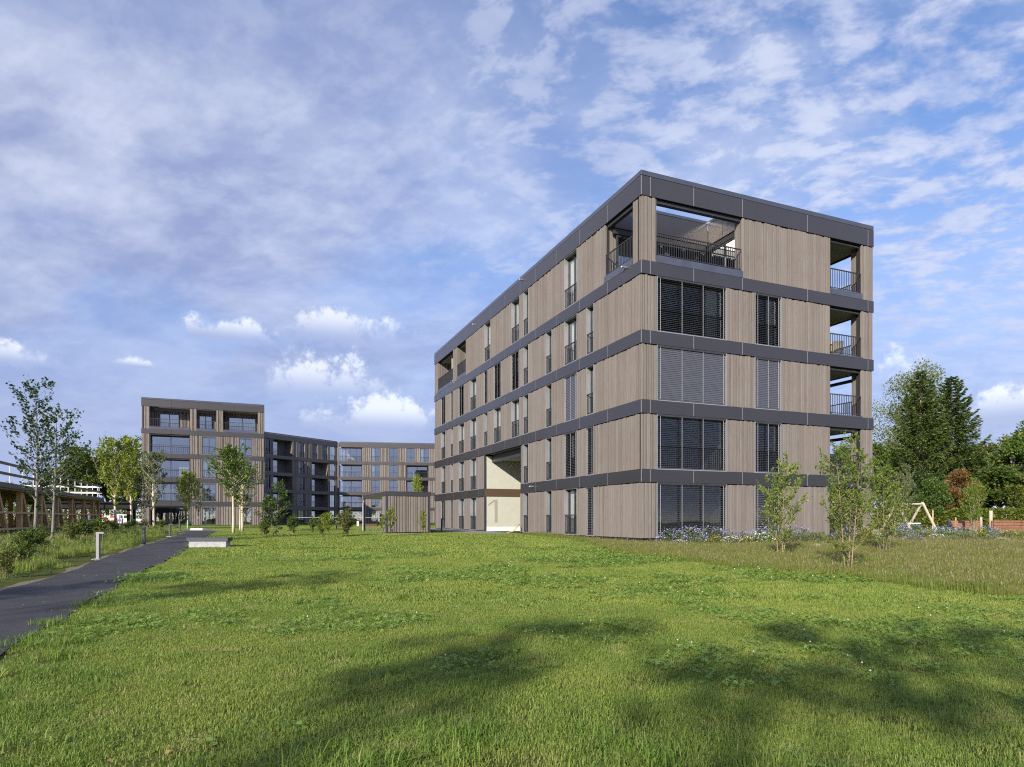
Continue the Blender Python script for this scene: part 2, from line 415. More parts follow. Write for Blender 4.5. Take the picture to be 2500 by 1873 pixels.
# ------------------------------------------------------------------ apartment blocks
ZF = [.47, 3.36, 6.26, 9.16, 12.06]          # bottom of each storey's cladding
ZT = [2.82, 5.70, 8.61, 11.51, 14.76]        # top of it
ROOF = 15.79
def face_fn(kind, off=0.0, M=None):
    """(s along the wall, o outwards, z) -> block-local xyz"""
    if kind == 'front': f = lambda p: (p[0], off-p[1], p[2])
    elif kind == 'left': f = lambda p: (off-p[1], p[0], p[2])
    elif kind == 'right': f = lambda p: (off+p[1], p[0], p[2])
    elif kind == 'back': f = lambda p: (p[0], off+p[1], p[2])
    else:
        o, d, n = M
        f = lambda p: (o[0]+d[0]*p[0]+n[0]*p[1], o[1]+d[1]*p[0]+n[1]*p[1], p[2])
    return f

BOARD_COUNT = [0]
BOARD_UNITS = []
def boards(root, f, s0, s1, z0, z1, acc, rng, single=None, pitch=1.0, mat='boards'):
    """rough boards of uneven width and depth between s0 and s1; single = 'front'/'left' makes each an object"""
    s = s0
    while s < s1-.015:
        w = rng.choice((.065, .10, .13, .16, .185))*pitch
        if s1-(s+w) < .06*pitch: w = s1-s
        d = rng.choice((0, .012, .03, .045, .045))*(1.0 if pitch < 1.2 else 1.6)
        zt = z1-rng.uniform(.005, .03); g = .012 if pitch < 1.2 else .017*pitch
        if single and BOARD_COUNT[0] < 300:
            o = link('cladding_board', BOARD_UNITS[0], root)
            t = .035+d
            if single == 'front':    # unit box: x 0..1, y 0..1 (outwards), z 0..1 ; turned so y points outwards
                p = f((s+w-g, -.115, z0)); o.location = p; o.rotation_euler = (0, 0, math.pi); o.scale = (w-2*g, t+.02, zt-z0)
            else:
                p = f((s+g, -.115, z0)); o.location = p; o.rotation_euler = (0, 0, math.pi/2); o.scale = (w-2*g, t+.02, zt-z0)
            BOARD_COUNT[0] += 1
        else:
            acc.r = rng.random()
            acc.mat(mat).box(s+g, s+w-g, -.115, -.06+d, z0, zt)
        s += w
    acc.r = 0.0

def railing(root, f, s0, s1, z0, h, o, name='railing', step=.115, bar=.018, mat='rail_metal', ret=None):
    b = MB(f).mat(mat)
    b.box(s0, s1, o-.025, o+.025, z0+h-.04, z0+h); b.box(s0, s1, o-.015, o+.015, z0+.05, z0+.08)
    n = max(2, int((s1-s0)/step))
    for i in range(n+1):
        x = s0+bar/2+(s1-s0-bar)*i/n; b.box(x-bar/2, x+bar/2, o-.012, o+.012, z0+.08, z0+h-.04)
    for x in (s0+.06, s1-.06): b.box(x-.02, x+.02, o-.06, o-.015, z0+.0, z0+.12)
    return b.build(name, root)

def blind(win, f, s0, s1, z0, z1, o, tilt, drop=1.0, cords=2):
    b = MB(f).mat('slat'); pitch = .080; w = .08; n = int((z1-z0-.06)*drop/pitch)
    ca, sa = math.cos(tilt)*w/2, math.sin(tilt)*w/2
    for i in range(n):
        z = z1-.10-i*pitch; t = .004
        # slightly crowned slat: two strips
        a = (o+ca, z-sa); m = (o, z+.008); c = (o-ca, z+sa)
        for (p, q) in ((a, m), (m, c)):
            b.add([(s0+.03, p[0], p[1]), (s1-.03, p[0], p[1]), (s1-.03, q[0], q[1]), (s0+.03, q[0], q[1])], [(0, 1, 2, 3)])
    zb = z1-.10-n*pitch
    b.box(s0+.03, s1-.03, o-.02, o+.02, zb-.01, zb+.025)
    b.mat('frame_metal').box(s0+.01, s1-.01, o-.05, o+.05, z1-.07, z1)
    b.mat('cord')
    for i in range(cords):
        x = s0+.14+(s1-s0-.28)*i/max(1, cords-1); b.box(x-.005, x+.005, o+.042, o+.046, zb, z1-.07)
    return b.build('blind', win)

def window(root, f, s0, s1, z0, z1, panes, rail=True, bl=None, curtain=None, mat='glass', rec=.20, railh=1.0, rng=RNG, flip=False, step=.115, head=True):
    """window part with pane, railing, blind and curtain as its pieces"""
    b = MB(f).mat('reveal')
    t = .025
    b.box(s0, s0+t, -rec-.08, -.015, z0, z1); b.box(s1-t, s1, -rec-.08, -.015, z0, z1)          # reveal lining
    b.box(s0+t, s1-t, -rec-.08, -.03, z1-.03, z1); b.box(s0+t, s1-t, -rec-.08, .0, z0, z0+.035)
    b.mat('frame_metal'); fw = .06; i0, i1, j0, j1 = s0+t, s1-t, z0+.035, z1-.03
    b.box(i0, i0+fw, -rec-.06, -rec, j0, j1); b.box(i1-fw, i1, -rec-.06, -rec, j0, j1)
    b.box(i0+fw, i1-fw, -rec-.06, -rec, j1-fw, j1); b.box(i0+fw, i1-fw, -rec-.06, -rec, j0, j0+fw)
    cuts = [i0+fw+(i1-i0-2*fw)*k/panes for k in range(panes+1)]
    for c in cuts[1:-1]: b.box(c-fw/2, c+fw/2, -rec-.06, -rec, j0+fw, j1-fw)
    w = b.build('window', root)
    for k in range(panes):
        g = MB(f).mat(mat); x0 = cuts[k]+(fw/2 if k else 0); x1 = cuts[k+1]-(fw/2 if k < panes-1 else 0)
        q = [(x0, -rec-.03, j0+fw), (x1, -rec-.03, j0+fw), (x1, -rec-.03, j1-fw), (x0, -rec-.03, j1-fw)]
        g.quad(*(q if not flip else q[::-1])); g.build('pane', w)
    if rail: railing(w, f, s0+.03, s1-.03, z0+.03, railh, -.07 if bl is None else -.15, 'railing', step)
    if bl is not None: blind(w, f, s0+t, s1-t, z0+.03, z1-.02, -.066, bl[0], bl[1], panes+1)
    if curtain:
        c = MB(f).mat('curtain'); a0, a1 = curtain; n = max(6, int((a1-a0)/.06)); pts = []
        for k in range(n+1):
            x = a0+(a1-a0)*k/n; oo = -rec-.13+.03*math.sin(k*1.9)
            pts += [(x, oo, z0+.06), (x, oo, z1-.12)]
        c.add(pts, [(2*k, 2*k+2, 2*k+3, 2*k+1) for k in range(n)]); c.build('curtain', w)
    return w

def glass_doors(root, f, s0, s1, z0, z1, o, panes, curtain=None, flip=False, name='glass_door'):
    b = MB(f).mat('frame_metal'); fw = .08
    b.box(s0, s1, o-.07, o, z1-.09, z1); b.box(s0, s1, o-.07, o, z0, z0+.06)
    cuts = [s0+(s1-s0)*k/panes for k in range(panes+1)]
    for k, c in enumerate(cuts):
        a = c-(0 if k == 0 else fw if k == panes else fw/2); b.box(a, a+fw, o-.07, o, z0+.06, z1-.09)
    w = b.build(name, root)
    for k in range(panes):
        g = MB(f).mat('glass_door'); x0 = cuts[k]+(fw if k == 0 else fw/2); x1 = cuts[k+1]-(fw if k == panes-1 else fw/2)
        q = [(x0, o-.035, z0+.06), (x1, o-.035, z0+.06), (x1, o-.035, z1-.09), (x0, o-.035, z1-.09)]
        g.quad(*(q if not flip else q[::-1])); g.build('pane', w)
    if curtain:
        c = MB(f).mat('curtain'); a0, a1 = curtain; n = max(6, int((a1-a0)/.07)); pts = []
        for k in range(n+1):
            x = a0+(a1-a0)*k/n; oo = o-.3+.035*math.sin(k*1.9); pts += [(x, oo, z0+.06), (x, oo, z1-.1)]
        c.add(pts, [(2*k, 2*k+2, 2*k+3, 2*k+1) for k in range(n)]); c.build('curtain', w)
    return w

def fascia(root, f, joints, z0, z1, o=0.0, t=.035, name='fascia_panel', gap=.011, mat='fascia'):
    for a, b2 in zip(joints, joints[1:]):
        b = MB(f).mat(mat); b.box(a+gap, b2-gap, o-t, o, z0, z1); b.build(name, root)

def wall_storeys(root, f, length, openings, acc, back, rng, single=None, pitch=1.0, mat='boards', floors=range(5), bstart=.05, bend=.05, zlist=None):
    """cladding, backing wall and shadow gap of every storey between its openings"""
    for k in floors:
        z0, z1 = ZF[k], ZT[k]
        ops = sorted(openings[k]); s = bstart
        for (a, b2) in ops+[(length-bend, None)]:
            if a-s > .04:
                boards(root, f, s, a, z0+.01, z1-.015, acc, rng, single if k in (single_floors if single else ()) else None, pitch, mat)
                back.mat('membrane').box(s+.004, a-.004, -.32, -.117, z0-.0, z1)
            if b2 is not None: s = b2
# ------------------------------------------------------------------ block A: the large one in front
single_floors = range(5)
BOARD_UNITS.append(unit_mesh('cladding_board', 'boards'))
AROT = math.atan2(.3802, .9249)
AX, AY = 5.363, 26.57
LU, LV = 13.60, 32.06
A = empty('apartment_building', (AX, AY, 0), AROT)
tag(A, 'large five-storey timber-clad apartment block with dark bands and open corner terrace', 'building', 'timber-clad apartment blocks')
fA, lA, rA, bA = face_fn('front'), face_fn('left'), face_fn('right', LU), face_fn('back', LV)
rngA = random.Random(11)
JU = [0.0, .45, 2.67, 5.33, 9.21, 13.2, LU]
JV = [0.0, 2.72, 5.38, 7.95, 10.62, 12.84, 15.32, 17.84, 20.35, 23.21, 26.35, 28.09, 31.1, LV]
PV0, PV1 = 12.86, 19.14                    # passage
# openings along the front (u) and along the long side (v)
W1, W2, LG = (.80, 4.46), (6.07, 7.62), (10.69, 12.78)
fr = [[W1, W2, LG] for _ in range(4)]+[[(.80, 5.34), LG]]
S = dict(a=(4.0, 4.74), b=(5.67, 7.08), c=(8.52, 9.31), d=(11.64, 12.43), e=(12.97, 14.32), g=(16.03, 17.39), h=(18.52, 19.32),
         i=(20.85, 22.31), j=(23.66, 25.09), k=(26.51, 27.24), l=(28.64, 30.01), m=(17.96, 19.22))
low = [S['a'], S['b'], S['c'], S['d'], (PV0, PV1), S['i'], S['j'], S['k'], S['l']]
up = [S[q] for q in 'abcdeghijkl']
si = [low, low, up, up, [(.68, 2.95), S['b'], S['d'], S['e'], S['m'], (23.28, 25.54), (26.51, 31.0)]]
acc = MB(); back = MB()
def on(mb, f): mb.f = f; return mb
wall_storeys(A, fA, LU, fr, on(acc, fA), on(back, fA), rngA, 'front', bstart=.045, bend=.06)
wall_storeys(A, lA, LV, si, on(acc, lA), on(back, lA), rngA, 'left', bstart=.105, bend=.06)
rsi = [[(.7, 2.6)] for _ in range(5)]
wall_storeys(A, rA, LV, rsi, on(acc, rA), on(back, rA), rngA, None, 1.4, bend=.06)
wall_storeys(A, bA, LU, [[] for _ in range(5)], on(acc, bA), on(back, bA), rngA, None, 1.4, bend=.06)
# light metal trims beside the openings
# bands
for k in range(4):
    z0, z1 = ZT[k], ZF[k+1]
    fascia(A, fA, JU, z0, z1)
    if k == 0:
        fascia(A, lA, JV[:5]+[PV0-.08], z0, z1); fascia(A, lA, [PV1+.05]+JV[8:], z0, z1)
    else: fascia(A, lA, JV, z0, z1)
    fascia(A, rA, [0.036, 8, 16, 24, LV], z0, z1); fascia(A, bA, [.036, 4.5, 9, LU-.036], z0, z1)
for f, j in ((fA, JU), (lA, JV), (rA, [0.036, 8, 16, 24, LV]), (bA, [.036, 4.5, 9, LU-.036])): fascia(A, f, j, ZT[4], 15.565)
# light strips behind the joints and solid cores of the bands
core = MB().mat('membrane')
for k in range(5):
    z0, z1 = ZT[k]+.006, (ZF[k+1] if k < 4 else 15.565)-.006
    for f, L0, L1 in ((fA, .04, LU-.04), (lA, .04, LV-.04), (rA, .04, LV-.04), (bA, .04, LU-.04)):
        if k == 0 and f is lA:
            core.f = f; core.box(L0, PV0-.09, -.06, -.0375, z0, z1); core.box(PV1+.06, L1, -.06, -.0375, z0, z1)
        else: core.f = f; core.box(L0, L1, -.06, -.0375, z0, z1)
core.build('band_backing', A)
js = MB().mat('joint')
for k in range(5):
    z0, z1 = ZT[k]+.004, (ZF[k+1] if k < 4 else 15.565)-.004
    for f, J in ((fA, JU[1:-1]), (lA, JV[1:-1])):
        js.f = f
        for s in J:
            if k == 0 and f is lA and PV0-.1 < s < PV1+.06: continue
            js.box(s-.009, s+.009, -.03, -.004, z0, z1)
    js.f = None; js.box(-.0, .02, .0, .02, z0, z1)
o = js.build('joint_strip', A); o['kind'] = 'stuff'
band = MB().mat('membrane')
for k in range(5):
    z0, z1 = ZT[k]+.008, (ZF[k+1] if k < 4 else 15.4)-.008
    for f, L0, L1 in ((fA, .33, LU-.33), (lA, .07, LV-.07), (rA, .07, LV-.07), (bA, .33, LU-.33)):
        band.f = f
        if k == 0 and f in (lA, rA):
            band.box(L0, PV0-.1, -.32, -.065, z0, z1); band.box(PV1+.07, L1, -.32, -.065, z0, z1)
        else: band.box(L0, L1, -.32, -.065, z0, z1)
    # soffit lines over the openings
band.build('band_core', A)
acc.f = None; acc.build('cladding', A); A.children[-1]['kind'] = 'stuff'
back.f = None; back.build('wall', A)
# cap of the parapet and roof
for f, j in ((fA, [.0, 3.3, 6.4, 8.6, 11.2, LU]), (lA, [0, 4.1, 8.2, 12.3, 16.4, 20.5, 24.6, 28.7, LV]), (rA, [.036, 16, LV]), (bA, [.036, LU-.036])):
    fascia(A, f, j, 15.595, ROOF, -.012, .3, 'parapet_cap', .004, 'roof_cap')
# plinth
pl = MB()
for f, a, b in ((fA, .1, LU-.1), (lA, .1, PV0-.05), (lA, PV1+.05, LV-.1), (rA, .1, LV-.1), (bA, .1, LU-.1)):
    pl.f = f; pl.mat('fascia').box(a, b, -.34, -.10, -.1, ZF[0]-.01)
pl.build('plinth', A)
# storey slabs, partitions, terrace
inn = MB().mat('ceiling')
def slab(x0, x1, y0, y1, z0, z1, b=inn): b.box(x0, x1, y0, y1, z0, z1)
for k in range(5):
    z0, z1 = ZT[k]-.0+.02, (ZF[k+1] if k < 4 else 15.3)-.02
    if k == 0:
        slab(.34, LU-.34, .34, PV0-.12, z0, z1); slab(.34, LU-.34, PV1+.1, LV-.34, z0, z1)
    elif k < 4: slab(.34, LU-.34, .34, LV-.34, z0, z1)
    else:
        slab(5.62, LU-.34, .34, 2.85, z0, z1); slab(.34, LU-.34, 2.86, LV-.34, z0, z1)
slab(.36, LU-.36, .36, PV0-.12, .1, .44); slab(.36, LU-.36, PV1+.1, LV-.36, .1, .44)
inn.build('floor_slab', A)
par = MB().mat('interior')
for k in range(5):
    z0, z1 = ZF[k]-.02+.005, ZT[k]+.015
    ys = ((3.6, PV0-.12), (PV1+.1, LV-.4)) if k < 2 else ((3.6, LV-.4),)
    for a, b in ys: par.box(4.9, 5.0, a, b, z0, z1)                              # corridor wall behind the long side
    cross = (8.0, 11.3, 15.2, 20.0, 23.1, 25.9, 28.1) if k > 1 else (8.0, 11.3, 20.0, 23.1, 25.9, 28.1)
    for y in cross: par.box(.4, 4.895, y, y+.1, z0, z1)
    par.box(5.2, LU-.4, 5.0, 5.1, z0, z1)                                         # behind the front rooms
    par.box(5.15, 5.25, .45 if k < 4 else 2.95, 4.995, z0, z1)
    par.box(9.6, 9.7, .45, 4.995, z0, z1)
par.build('partition', A)
# windows of the front
OPEN, HALF, SHUT = R(14), R(36), R(78)
for k in range(4):
    st = {3: OPEN+.12, 2: SHUT, 1: R(7), 0: R(12)}[k]
    window(A, fA, W1[0], W1[1], ZF[k], ZT[k], 3, k != 0, (st, 1.0), (W1[1]-.9, W1[1]-.3) if k in (3,) else None, flip=False)
    window(A, fA, W2[0], W2[1], ZF[k], ZT[k], 2 if k else 2, k != 0, ({3: OPEN+.12, 2: SHUT, 1: R(9), 0: HALF}[k], 1.0), (W2[1]-.6, W2[1]-.2) if k == 3 else None)
# windows of the long side: (slot, state)
state = {4: 'b.d.e.m.', 3: 'a.b.c.d.eBgBhBi.jBkBlB', 2: 'a.bSc.d.e.g.h.i.j.k.l.', 1: 'aBbBc.d.i.j.k.l.', 0: 'aBb.c.d.i.j.kBlB'}
for k, txt in state.items():
    for q, w in zip(txt[::2], txt[1::2]):
        a, b = S[q]; wide = b-a > 1.1
        bl = None if w == '.' else ((SHUT if w == 'S' else R(22)), 1.0)
        cu = None
        if bl is None and (wide or q in 'am'): cu = (a+.10, b-.12) if rngA.random() < .75 else (a+(b-a)*.45, b-.1)
        if k == 4 and bl is None: cu = (a+.08, b-.1)
        window(A, lA, a, b, ZF[k], ZT[k], 2 if wide else 1, True, bl, cu, flip=True, rec=.26)
# corner terrace, open to the sky
TE = MB()
TE.mat('paving').box(.33, 5.60, .33, 2.84, ZF[4]-.1, ZF[4]+.03)
TE.build('terrace_floor', A)
fi = face_fn('front', 2.62); li = face_fn('m', M=((5.58, 0), (0, 1), (-1, 0)))
fascia(A, fi, [.33, 2.1, 5.56], 14.55, 15.565, 0, .035, 'terrace_fascia'); fascia(A, li, [.33, 1.6, 2.62], 14.55, 15.565, 0, .035, 'terrace_fascia')
tb = MB().mat('membrane')
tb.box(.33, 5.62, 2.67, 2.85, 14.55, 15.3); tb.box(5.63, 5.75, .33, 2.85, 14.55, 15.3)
tb.mat('roof_cap').box(.33, 5.6, 2.60, 2.85, 15.597, 15.72); tb.box(5.565, 5.8, .33, 2.598, 15.597, 15.72)
tb.mat('frame_metal').box(.33, 5.5, 2.665, 2.84, 14.3, 14.549); tb.box(5.63, 5.74, .45, 2.66, 14.3, 14.549)
tb.build('terrace_lintel', A)
glass_doors(A, face_fn('front', 2.72), .5, 5.5, ZF[4]+.03, 14.3, 0, 4, (2.9, 3.6))
glass_doors(A, face_fn('m', M=((5.66, 0), (0, 1), (-1, 0))), .55, 2.6, ZF[4]+.03, 14.3, 0, 2)
# reveals of the terrace: boards on the pillar's inner sides and at the wall ends
rv = MB(); rr = random.Random(3)
def rev(f, s0, s1, z0, z1): rv.f = f; boards(A, f, s0, s1, z0, z1, rv, rr, None)
rev(face_fn('m', M=((.80+.115-.07, 0), (0, 1), (1, 0))), .12, .68, ZF[4], ZT[4])
rev(face_fn('m', M=((5.34-.05, 0), (0, 1), (-1, 0))), .12, .52, ZF[4], ZT[4])
rev(face_fn('m', M=((0, 2.95-.05), (1, 0), (0, -1))), .12, .66, ZF[4], ZT[4])
rev(face_fn('m', M=((0, .68+.045), (1, 0), (0, 1))), .12, .80, ZF[4], ZT[4])
fp = railing(A, fA, .86, 5.30, ZF[4]+.30, .98, -.05, 'railing'); railing(A, lA, .74, 2.90, ZF[4]+.30, .98, -.05, 'railing')
sl = MB(fA).mat('sill_metal').box(.80, 5.36, -.20, .012, ZF[4]-.005, ZF[4]+.30); sl.build('terrace_sill', A)
sl = MB(lA).mat('sill_metal').box(.68, 2.97, -.20, .012, ZF[4]-.005, ZF[4]+.30); sl.build('terrace_sill', A)
# awning cassettes of the terrace
for f, a, b in ((fA, .82, 5.3), (lA, .70, 2.9)):
    MB(f).mat('rail_metal').box(a, b, -.32, -.12, ZT[4]-.16, ZT[4]-.02).build('awning_box', A)
# loggias at the far end of the front
for k in range(5):
    z0, z1 = ZF[k], ZT[k]
    lo = MB().mat('ceiling').box(10.3, LU-.34, .34, 2.9, z1-.03, z1+.018); lo.mat('paving').box(10.72, LU-.36, .36, 2.85, z0-.02, z0+.02)
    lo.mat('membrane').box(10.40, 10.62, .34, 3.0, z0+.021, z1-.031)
    lo.build('loggia', A)
    rev(face_fn('m', M=((10.69-.06, 0), (0, 1), (1, 0))), .12, 2.75, z0+.02, z1-.03)
    rev(face_fn('m', M=((12.78+.06, 0), (0, 1), (-1, 0))), .12, .70, z0+.02, z1-.03)
    rev(face_fn('m', M=((0, .70-.05), (1, 0), (0, 1))), 12.84, LU-.13, z0+.02, z1-.03)
    rev(face_fn('m', M=((0, 2.85), (1, 0), (0, -1))), 12.6, LU-.13, z0+.02, z1-.03)
    glass_doors(A, face_fn('front', 2.80), 10.75, 12.6, z0+.02, z1-.05, 0, 2)
    zr = z0+(.28 if k == 4 else .06)
    railing(A, fA, 10.73, 12.74, zr, .98, -.05); railing(A, rA, .75, 2.55, zr, .98, -.05)
    MB(fA).mat('sill_metal').box(10.69, 12.80, -.20, .012, z0-.005, zr).build('loggia_sill', A)
    aw = MB(fA).mat('rail_metal'); aw.tube([(10.74, -.16, z1-.13), (12.70, -.16, z1-.13)], .055, 10)
    aw.mat('cord').box(10.70, 10.74, -.19, -.12, z1-.17, z1-.09); aw.build('awning_roll', A)
    if k in (1, 2):
        MB(rA).mat('slat').box(.75, 2.55, -.18, -.08, z1-.35, z1-.20).build('awning_roll', A)
rv.f = None; rv.build('reveal_boards', A); A.children[-1]['kind'] = 'stuff'
# far loggias on the long side, top storey
for (a, b) in ((23.28, 25.54), (26.51, 31.0)):
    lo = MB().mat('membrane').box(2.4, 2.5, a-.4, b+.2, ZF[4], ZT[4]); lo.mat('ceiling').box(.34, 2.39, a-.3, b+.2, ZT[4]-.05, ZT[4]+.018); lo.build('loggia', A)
    rv2 = MB(); f2 = face_fn('m', M=((0, b-.06), (1, 0), (0, -1))); rv2.f = f2; boards(A, f2, .12, 2.39, ZF[4], ZT[4]-.05, rv2, rr); rv2.f = None
    o = rv2.build('reveal_boards', A); o['kind'] = 'stuff'
    railing(A, lA, a+.05, b-.05, ZF[4]+.28, .98, -.05, step=.10)
    MB(lA).mat('sill_metal').box(a-.02, b+.02, -.2, .012, ZF[4]-.005, ZF[4]+.28).build('loggia_sill', A)
# passage through the block
pa = MB().mat('plaster').box(.16, LU-.16, PV1-.02, PV1+.10, .50, 2.82).box(.16, LU-.16, PV1-.02, PV1+.10, 3.36, 5.6)
pa.mat('plaster').box(.16, LU-.16, PV0-.12, PV0, .50, 5.6)
pa.build('passage_wall', A)
MB().mat('brown_panel').box(.03, LU-.16, PV1-.035, PV1+.045, 2.815, 3.365).build('passage_band', A)
MB().mat('white_base').box(.16, LU-.16, PV1-.03, PV1+.09, .38, .72).build('passage_base', A)
MB().mat('frame_metal').box(.55, .95, PV0+.001, PV1-.022, 5.20, 5.72).box(.0, .155, PV1-.022, PV1+.05, .40, 5.68).box(.06, .15, PV0-.05, PV0+.02, .40, 5.68).build('passage_frame', A)
MB().mat('ceiling').box(.951, LU-.4, PV0+.001, PV1-.022, 5.30, 5.71).build('passage_ceiling', A)
MB().mat('paving').box(-.2, LU, PV0, PV1, .2, .37).build('passage_floor', A)
# the house number, made of narrow bars
nm = MB().mat('number_paint')
for i in range(4):
    x = .76+.0+i*.056; nm.box(x, x+.036, PV1-.026, PV1-.021, 1.02, 2.62+(.0 if i else -.06))
for i in range(9):
    x = .28+i*.052; zz = 2.20+i*.036
    nm.add([(x, PV1-.026, zz), (x+.032, PV1-.026, zz-.02), (x+.082, PV1-.026, zz+.11), (x+.05, PV1-.026, zz+.14)], [(0, 1, 2, 3)])
nm.build('house_number', A); A.children[-1]['label'] = 'house number 1 painted in narrow grey stripes'
# small lamps on the bands
for f, s, z in ((lA, 1.15, 12.1), (lA, 10.9, 3.1), (lA, 21.0, 15.2), (lA, 12.4, 15.45), (lA, 25.9, 12.12), (lA, 31.3, 12.12)):
    MB(f).mat('lamp_grey').box(s-.04, s+.04, 0.002, .22, z, z+.07).mat('white_paint').box(s-.035, s+.035, .222, .24, z+.005, z+.06).build('wall_lamp', A)
# things kept inside the front rooms and on the loggias
dk = MB().mat('timber').box(1.2, 2.0, 1.0, 1.6, 1.10, 1.16).box(1.25, 1.33, 1.05, 1.13, .45, 1.10).box(1.85, 1.93, 1.05, 1.13, .45, 1.10).box(1.25, 1.33, 1.47, 1.55, .45, 1.10).box(1.85, 1.93, 1.47, 1.55, .45, 1.10)
o = dk.build('table', None); o.matrix_world = A.matrix_basis; tag(o, 'small orange wooden table behind the ground-floor blind', 'table')
ct = MB().mat('white_paint').box(2.4, 4.4, 2.6, 3.2, 1.33, 1.38).mat('interior_dark').box(2.45, 4.35, 2.65, 3.15, .45, 1.33)
o = ct.build('kitchen_counter', None); o.matrix_world = A.matrix_basis; tag(o, 'pale kitchen counter seen through the ground-floor window', 'counter')
def planter(x, y, z, w, h, mat, name, label, cat):
    b = MB().mat(mat); b.tube([(x, y, z), (x, y, z+h*.25), (x, y, z+h)], [w*.36, w*.42, w*.5], 14); b.mat('soil').tube([(x, y, z+h-.03), (x, y, z+h-.02)], [w*.45, w*.45], 14)
    o = b.build(name, None); o.matrix_world = A.matrix_basis; tag(o, label, cat); return o
planter(12.2, 1.0, ZF[3]+.02, .7, .95, 'bark_grey', 'planter', 'tall grey planter behind the fourth-floor end railing', 'planter')
planter(11.4, .8, ZF[3]+.02, .5, .8, 'stake_wood', 'planter', 'orange pot behind the fourth-floor end railing', 'planter')
planter(3.45, 1.6, ZF[4]+.03, .55, .62, 'white_paint', 'planter', 'white pot standing on the corner terrace, nearer the pillar', 'planter')
planter(4.15, 1.5, ZF[4]+.03, .5, .55, 'white_paint', 'planter', 'white pot standing on the corner terrace, nearer the boarded wall', 'planter')

# ------------------------------------------------------------------ block B: the one at the head of the path
B = empty('apartment_building', (-44.2, 76.3, 0), AROT)
tag(B, 'smaller-looking timber-clad apartment block with three top loggias at the end of the path', 'building', 'timber-clad apartment blocks')
fB, lB, rB = face_fn('front'), face_fn('left'), face_fn('right', 13.7)
BU = 13.7
gl = (.87, 5.19); wa, wb = (6.53, 8.12), (10.72, 12.25)
frB = [[gl, wa, wb] for _ in range(4)]+[[gl, (5.95, 8.12), (8.92, 12.91)]]
acc = MB(fB); back = MB(fB); rngB = random.Random(21)
wall_storeys(B, fB, BU, frB, acc, back, rngB, None, 1.7, 'boards_far')
LB = 30.0
for f in (lB, rB):
    acc.f = f; back.f = f; wall_storeys(B, f, LB, [[] for _ in range(5)], acc, back, rngB, None, 3.2, 'boards_far')
acc.f = None; o = acc.build('cladding', B); o['kind'] = 'stuff'
back.f = None; back.build('wall', B)
for k in range(5):
    z0, z1 = ZT[k], (ZF[k+1] if k < 4 else 15.565)
    fascia(B, fB, [0, 3.2, 6.2, 10.2, BU], z0, z1)
    for f in (lB, rB): fascia(B, f, [.036, 10, 20, LB], z0, z1)
fascia(B, fB, [0, 3.2, 6.2, 10.2, BU], 15.595, ROOF, -.012, .3, 'parapet_cap', .004, 'roof_cap')
for f in (lB, rB): fascia(B, f, [.3, LB], 15.595, ROOF, -.012, .3, 'parapet_cap', .004, 'roof_cap')
inn = MB().mat('ceiling')
for k in range(5):
    inn.box(.34, BU-.34, .3 if k < 4 else 1.9, LB-.3, ZT[k]+.02, (ZF[k+1] if k < 4 else 15.3)-.02)
    inn.box(.07, BU-.07, .04, .3, ZT[k]+.02, (ZF[k+1] if k < 4 else 15.56)-.02)
inn.box(.36, BU-.36, .36, LB-.36, .1, .44); inn.build('floor_slab', B)
par = MB().mat('interior')
for k in range(5):
    par.box(.4, BU-.4, 5.2, 5.3, ZF[k]-.015, ZT[k]+.015); par.box(5.6, 5.7, .5, 5.19, ZF[k]-.015, ZT[k]+.015); par.box(9.4, 9.5, 1.9 if k == 4 else .5, 5.19, ZF[k]-.015, ZT[k]+.015)
par.build('partition', B)
MB(fB).mat('fascia').box(.1, BU-.1, -.34, -.10, .1, ZF[0]-.01).build('plinth', B)
for k in range(4):
    d = -1.0
    glass_doors(B, fB, .95, 5.15, ZF[k]+.02, ZT[k]-.12, d, 2, (3.9, 5.0) if k in (2,) else (1.0, 1.35))
    lo = MB(fB).mat('frame_metal').box(.80, .95, d, -.1, ZF[k]+.01, ZT[k]).box(5.15, 5.3, d, -.1, ZF[k]+.01, ZT[k]); lo.build('loggia', B)
    if k: railing(B, fB, .92, 5.15, ZF[k]+.05, .98, -.05, step=.2, bar=.022)
    MB(fB).mat('rail_metal').tube([(.95, -.16, ZT[k]-.12), (5.1, -.16, ZT[k]-.12)], .055, 8).build('awning_roll', B)
    for (a, b) in (wa, wb): window(B, fB, a, b, ZF[k], ZT[k], 2, True, None, (a+.1, a+.5) if rngB.random() < .5 else None, 'glass_door', .2, step=.2)
    for (a, b) in (wa, wb): MB(fB).mat('slat').box(a+.04, b-.04, -.18, -.06, ZT[k]-.22, ZT[k]-.03).build('blind_box', B)
# top loggias of B
back2 = MB(fB); back2.mat('boards_far')
for a, b, dep in ((.87, 5.19, 1.8), (5.95, 8.12, 1.8), (8.92, 12.91, 1.8)):
    boards(B, fB, a-.3, b+.3, ZF[4], ZT[4]+.3, back2, rngB, None, 1.7, 'boards_far')
back2.v = [(x, y+1.8, z) for x, y, z in back2.v]; back2.f = None
o = back2.build('loggia_cladding', B); o['kind'] = 'stuff'
MB().mat('fascia').box(.4, 8.6, 1.66, 1.72, 14.5, 15.5).build('terrace_fascia', B)
for a, b in ((1.75, 3.9), (6.1, 7.6), (9.5, 12.7)): glass_doors(B, face_fn('front', 1.72), a, b, ZF[4]+.02, 14.2, 0, 2, (a+.3, b-.5))
for a, b in ((.87, 5.19), (5.95, 8.12), (8.92, 12.91)):
    railing(B, fB, a+.04, b-.04, ZF[4]+.28, .98, -.05, step=.2, bar=.022); MB(fB).mat('sill_metal').box(a-.02, b+.02, -.2, .012, ZF[4]-.005, ZF[4]+.28).build('loggia_sill', B)
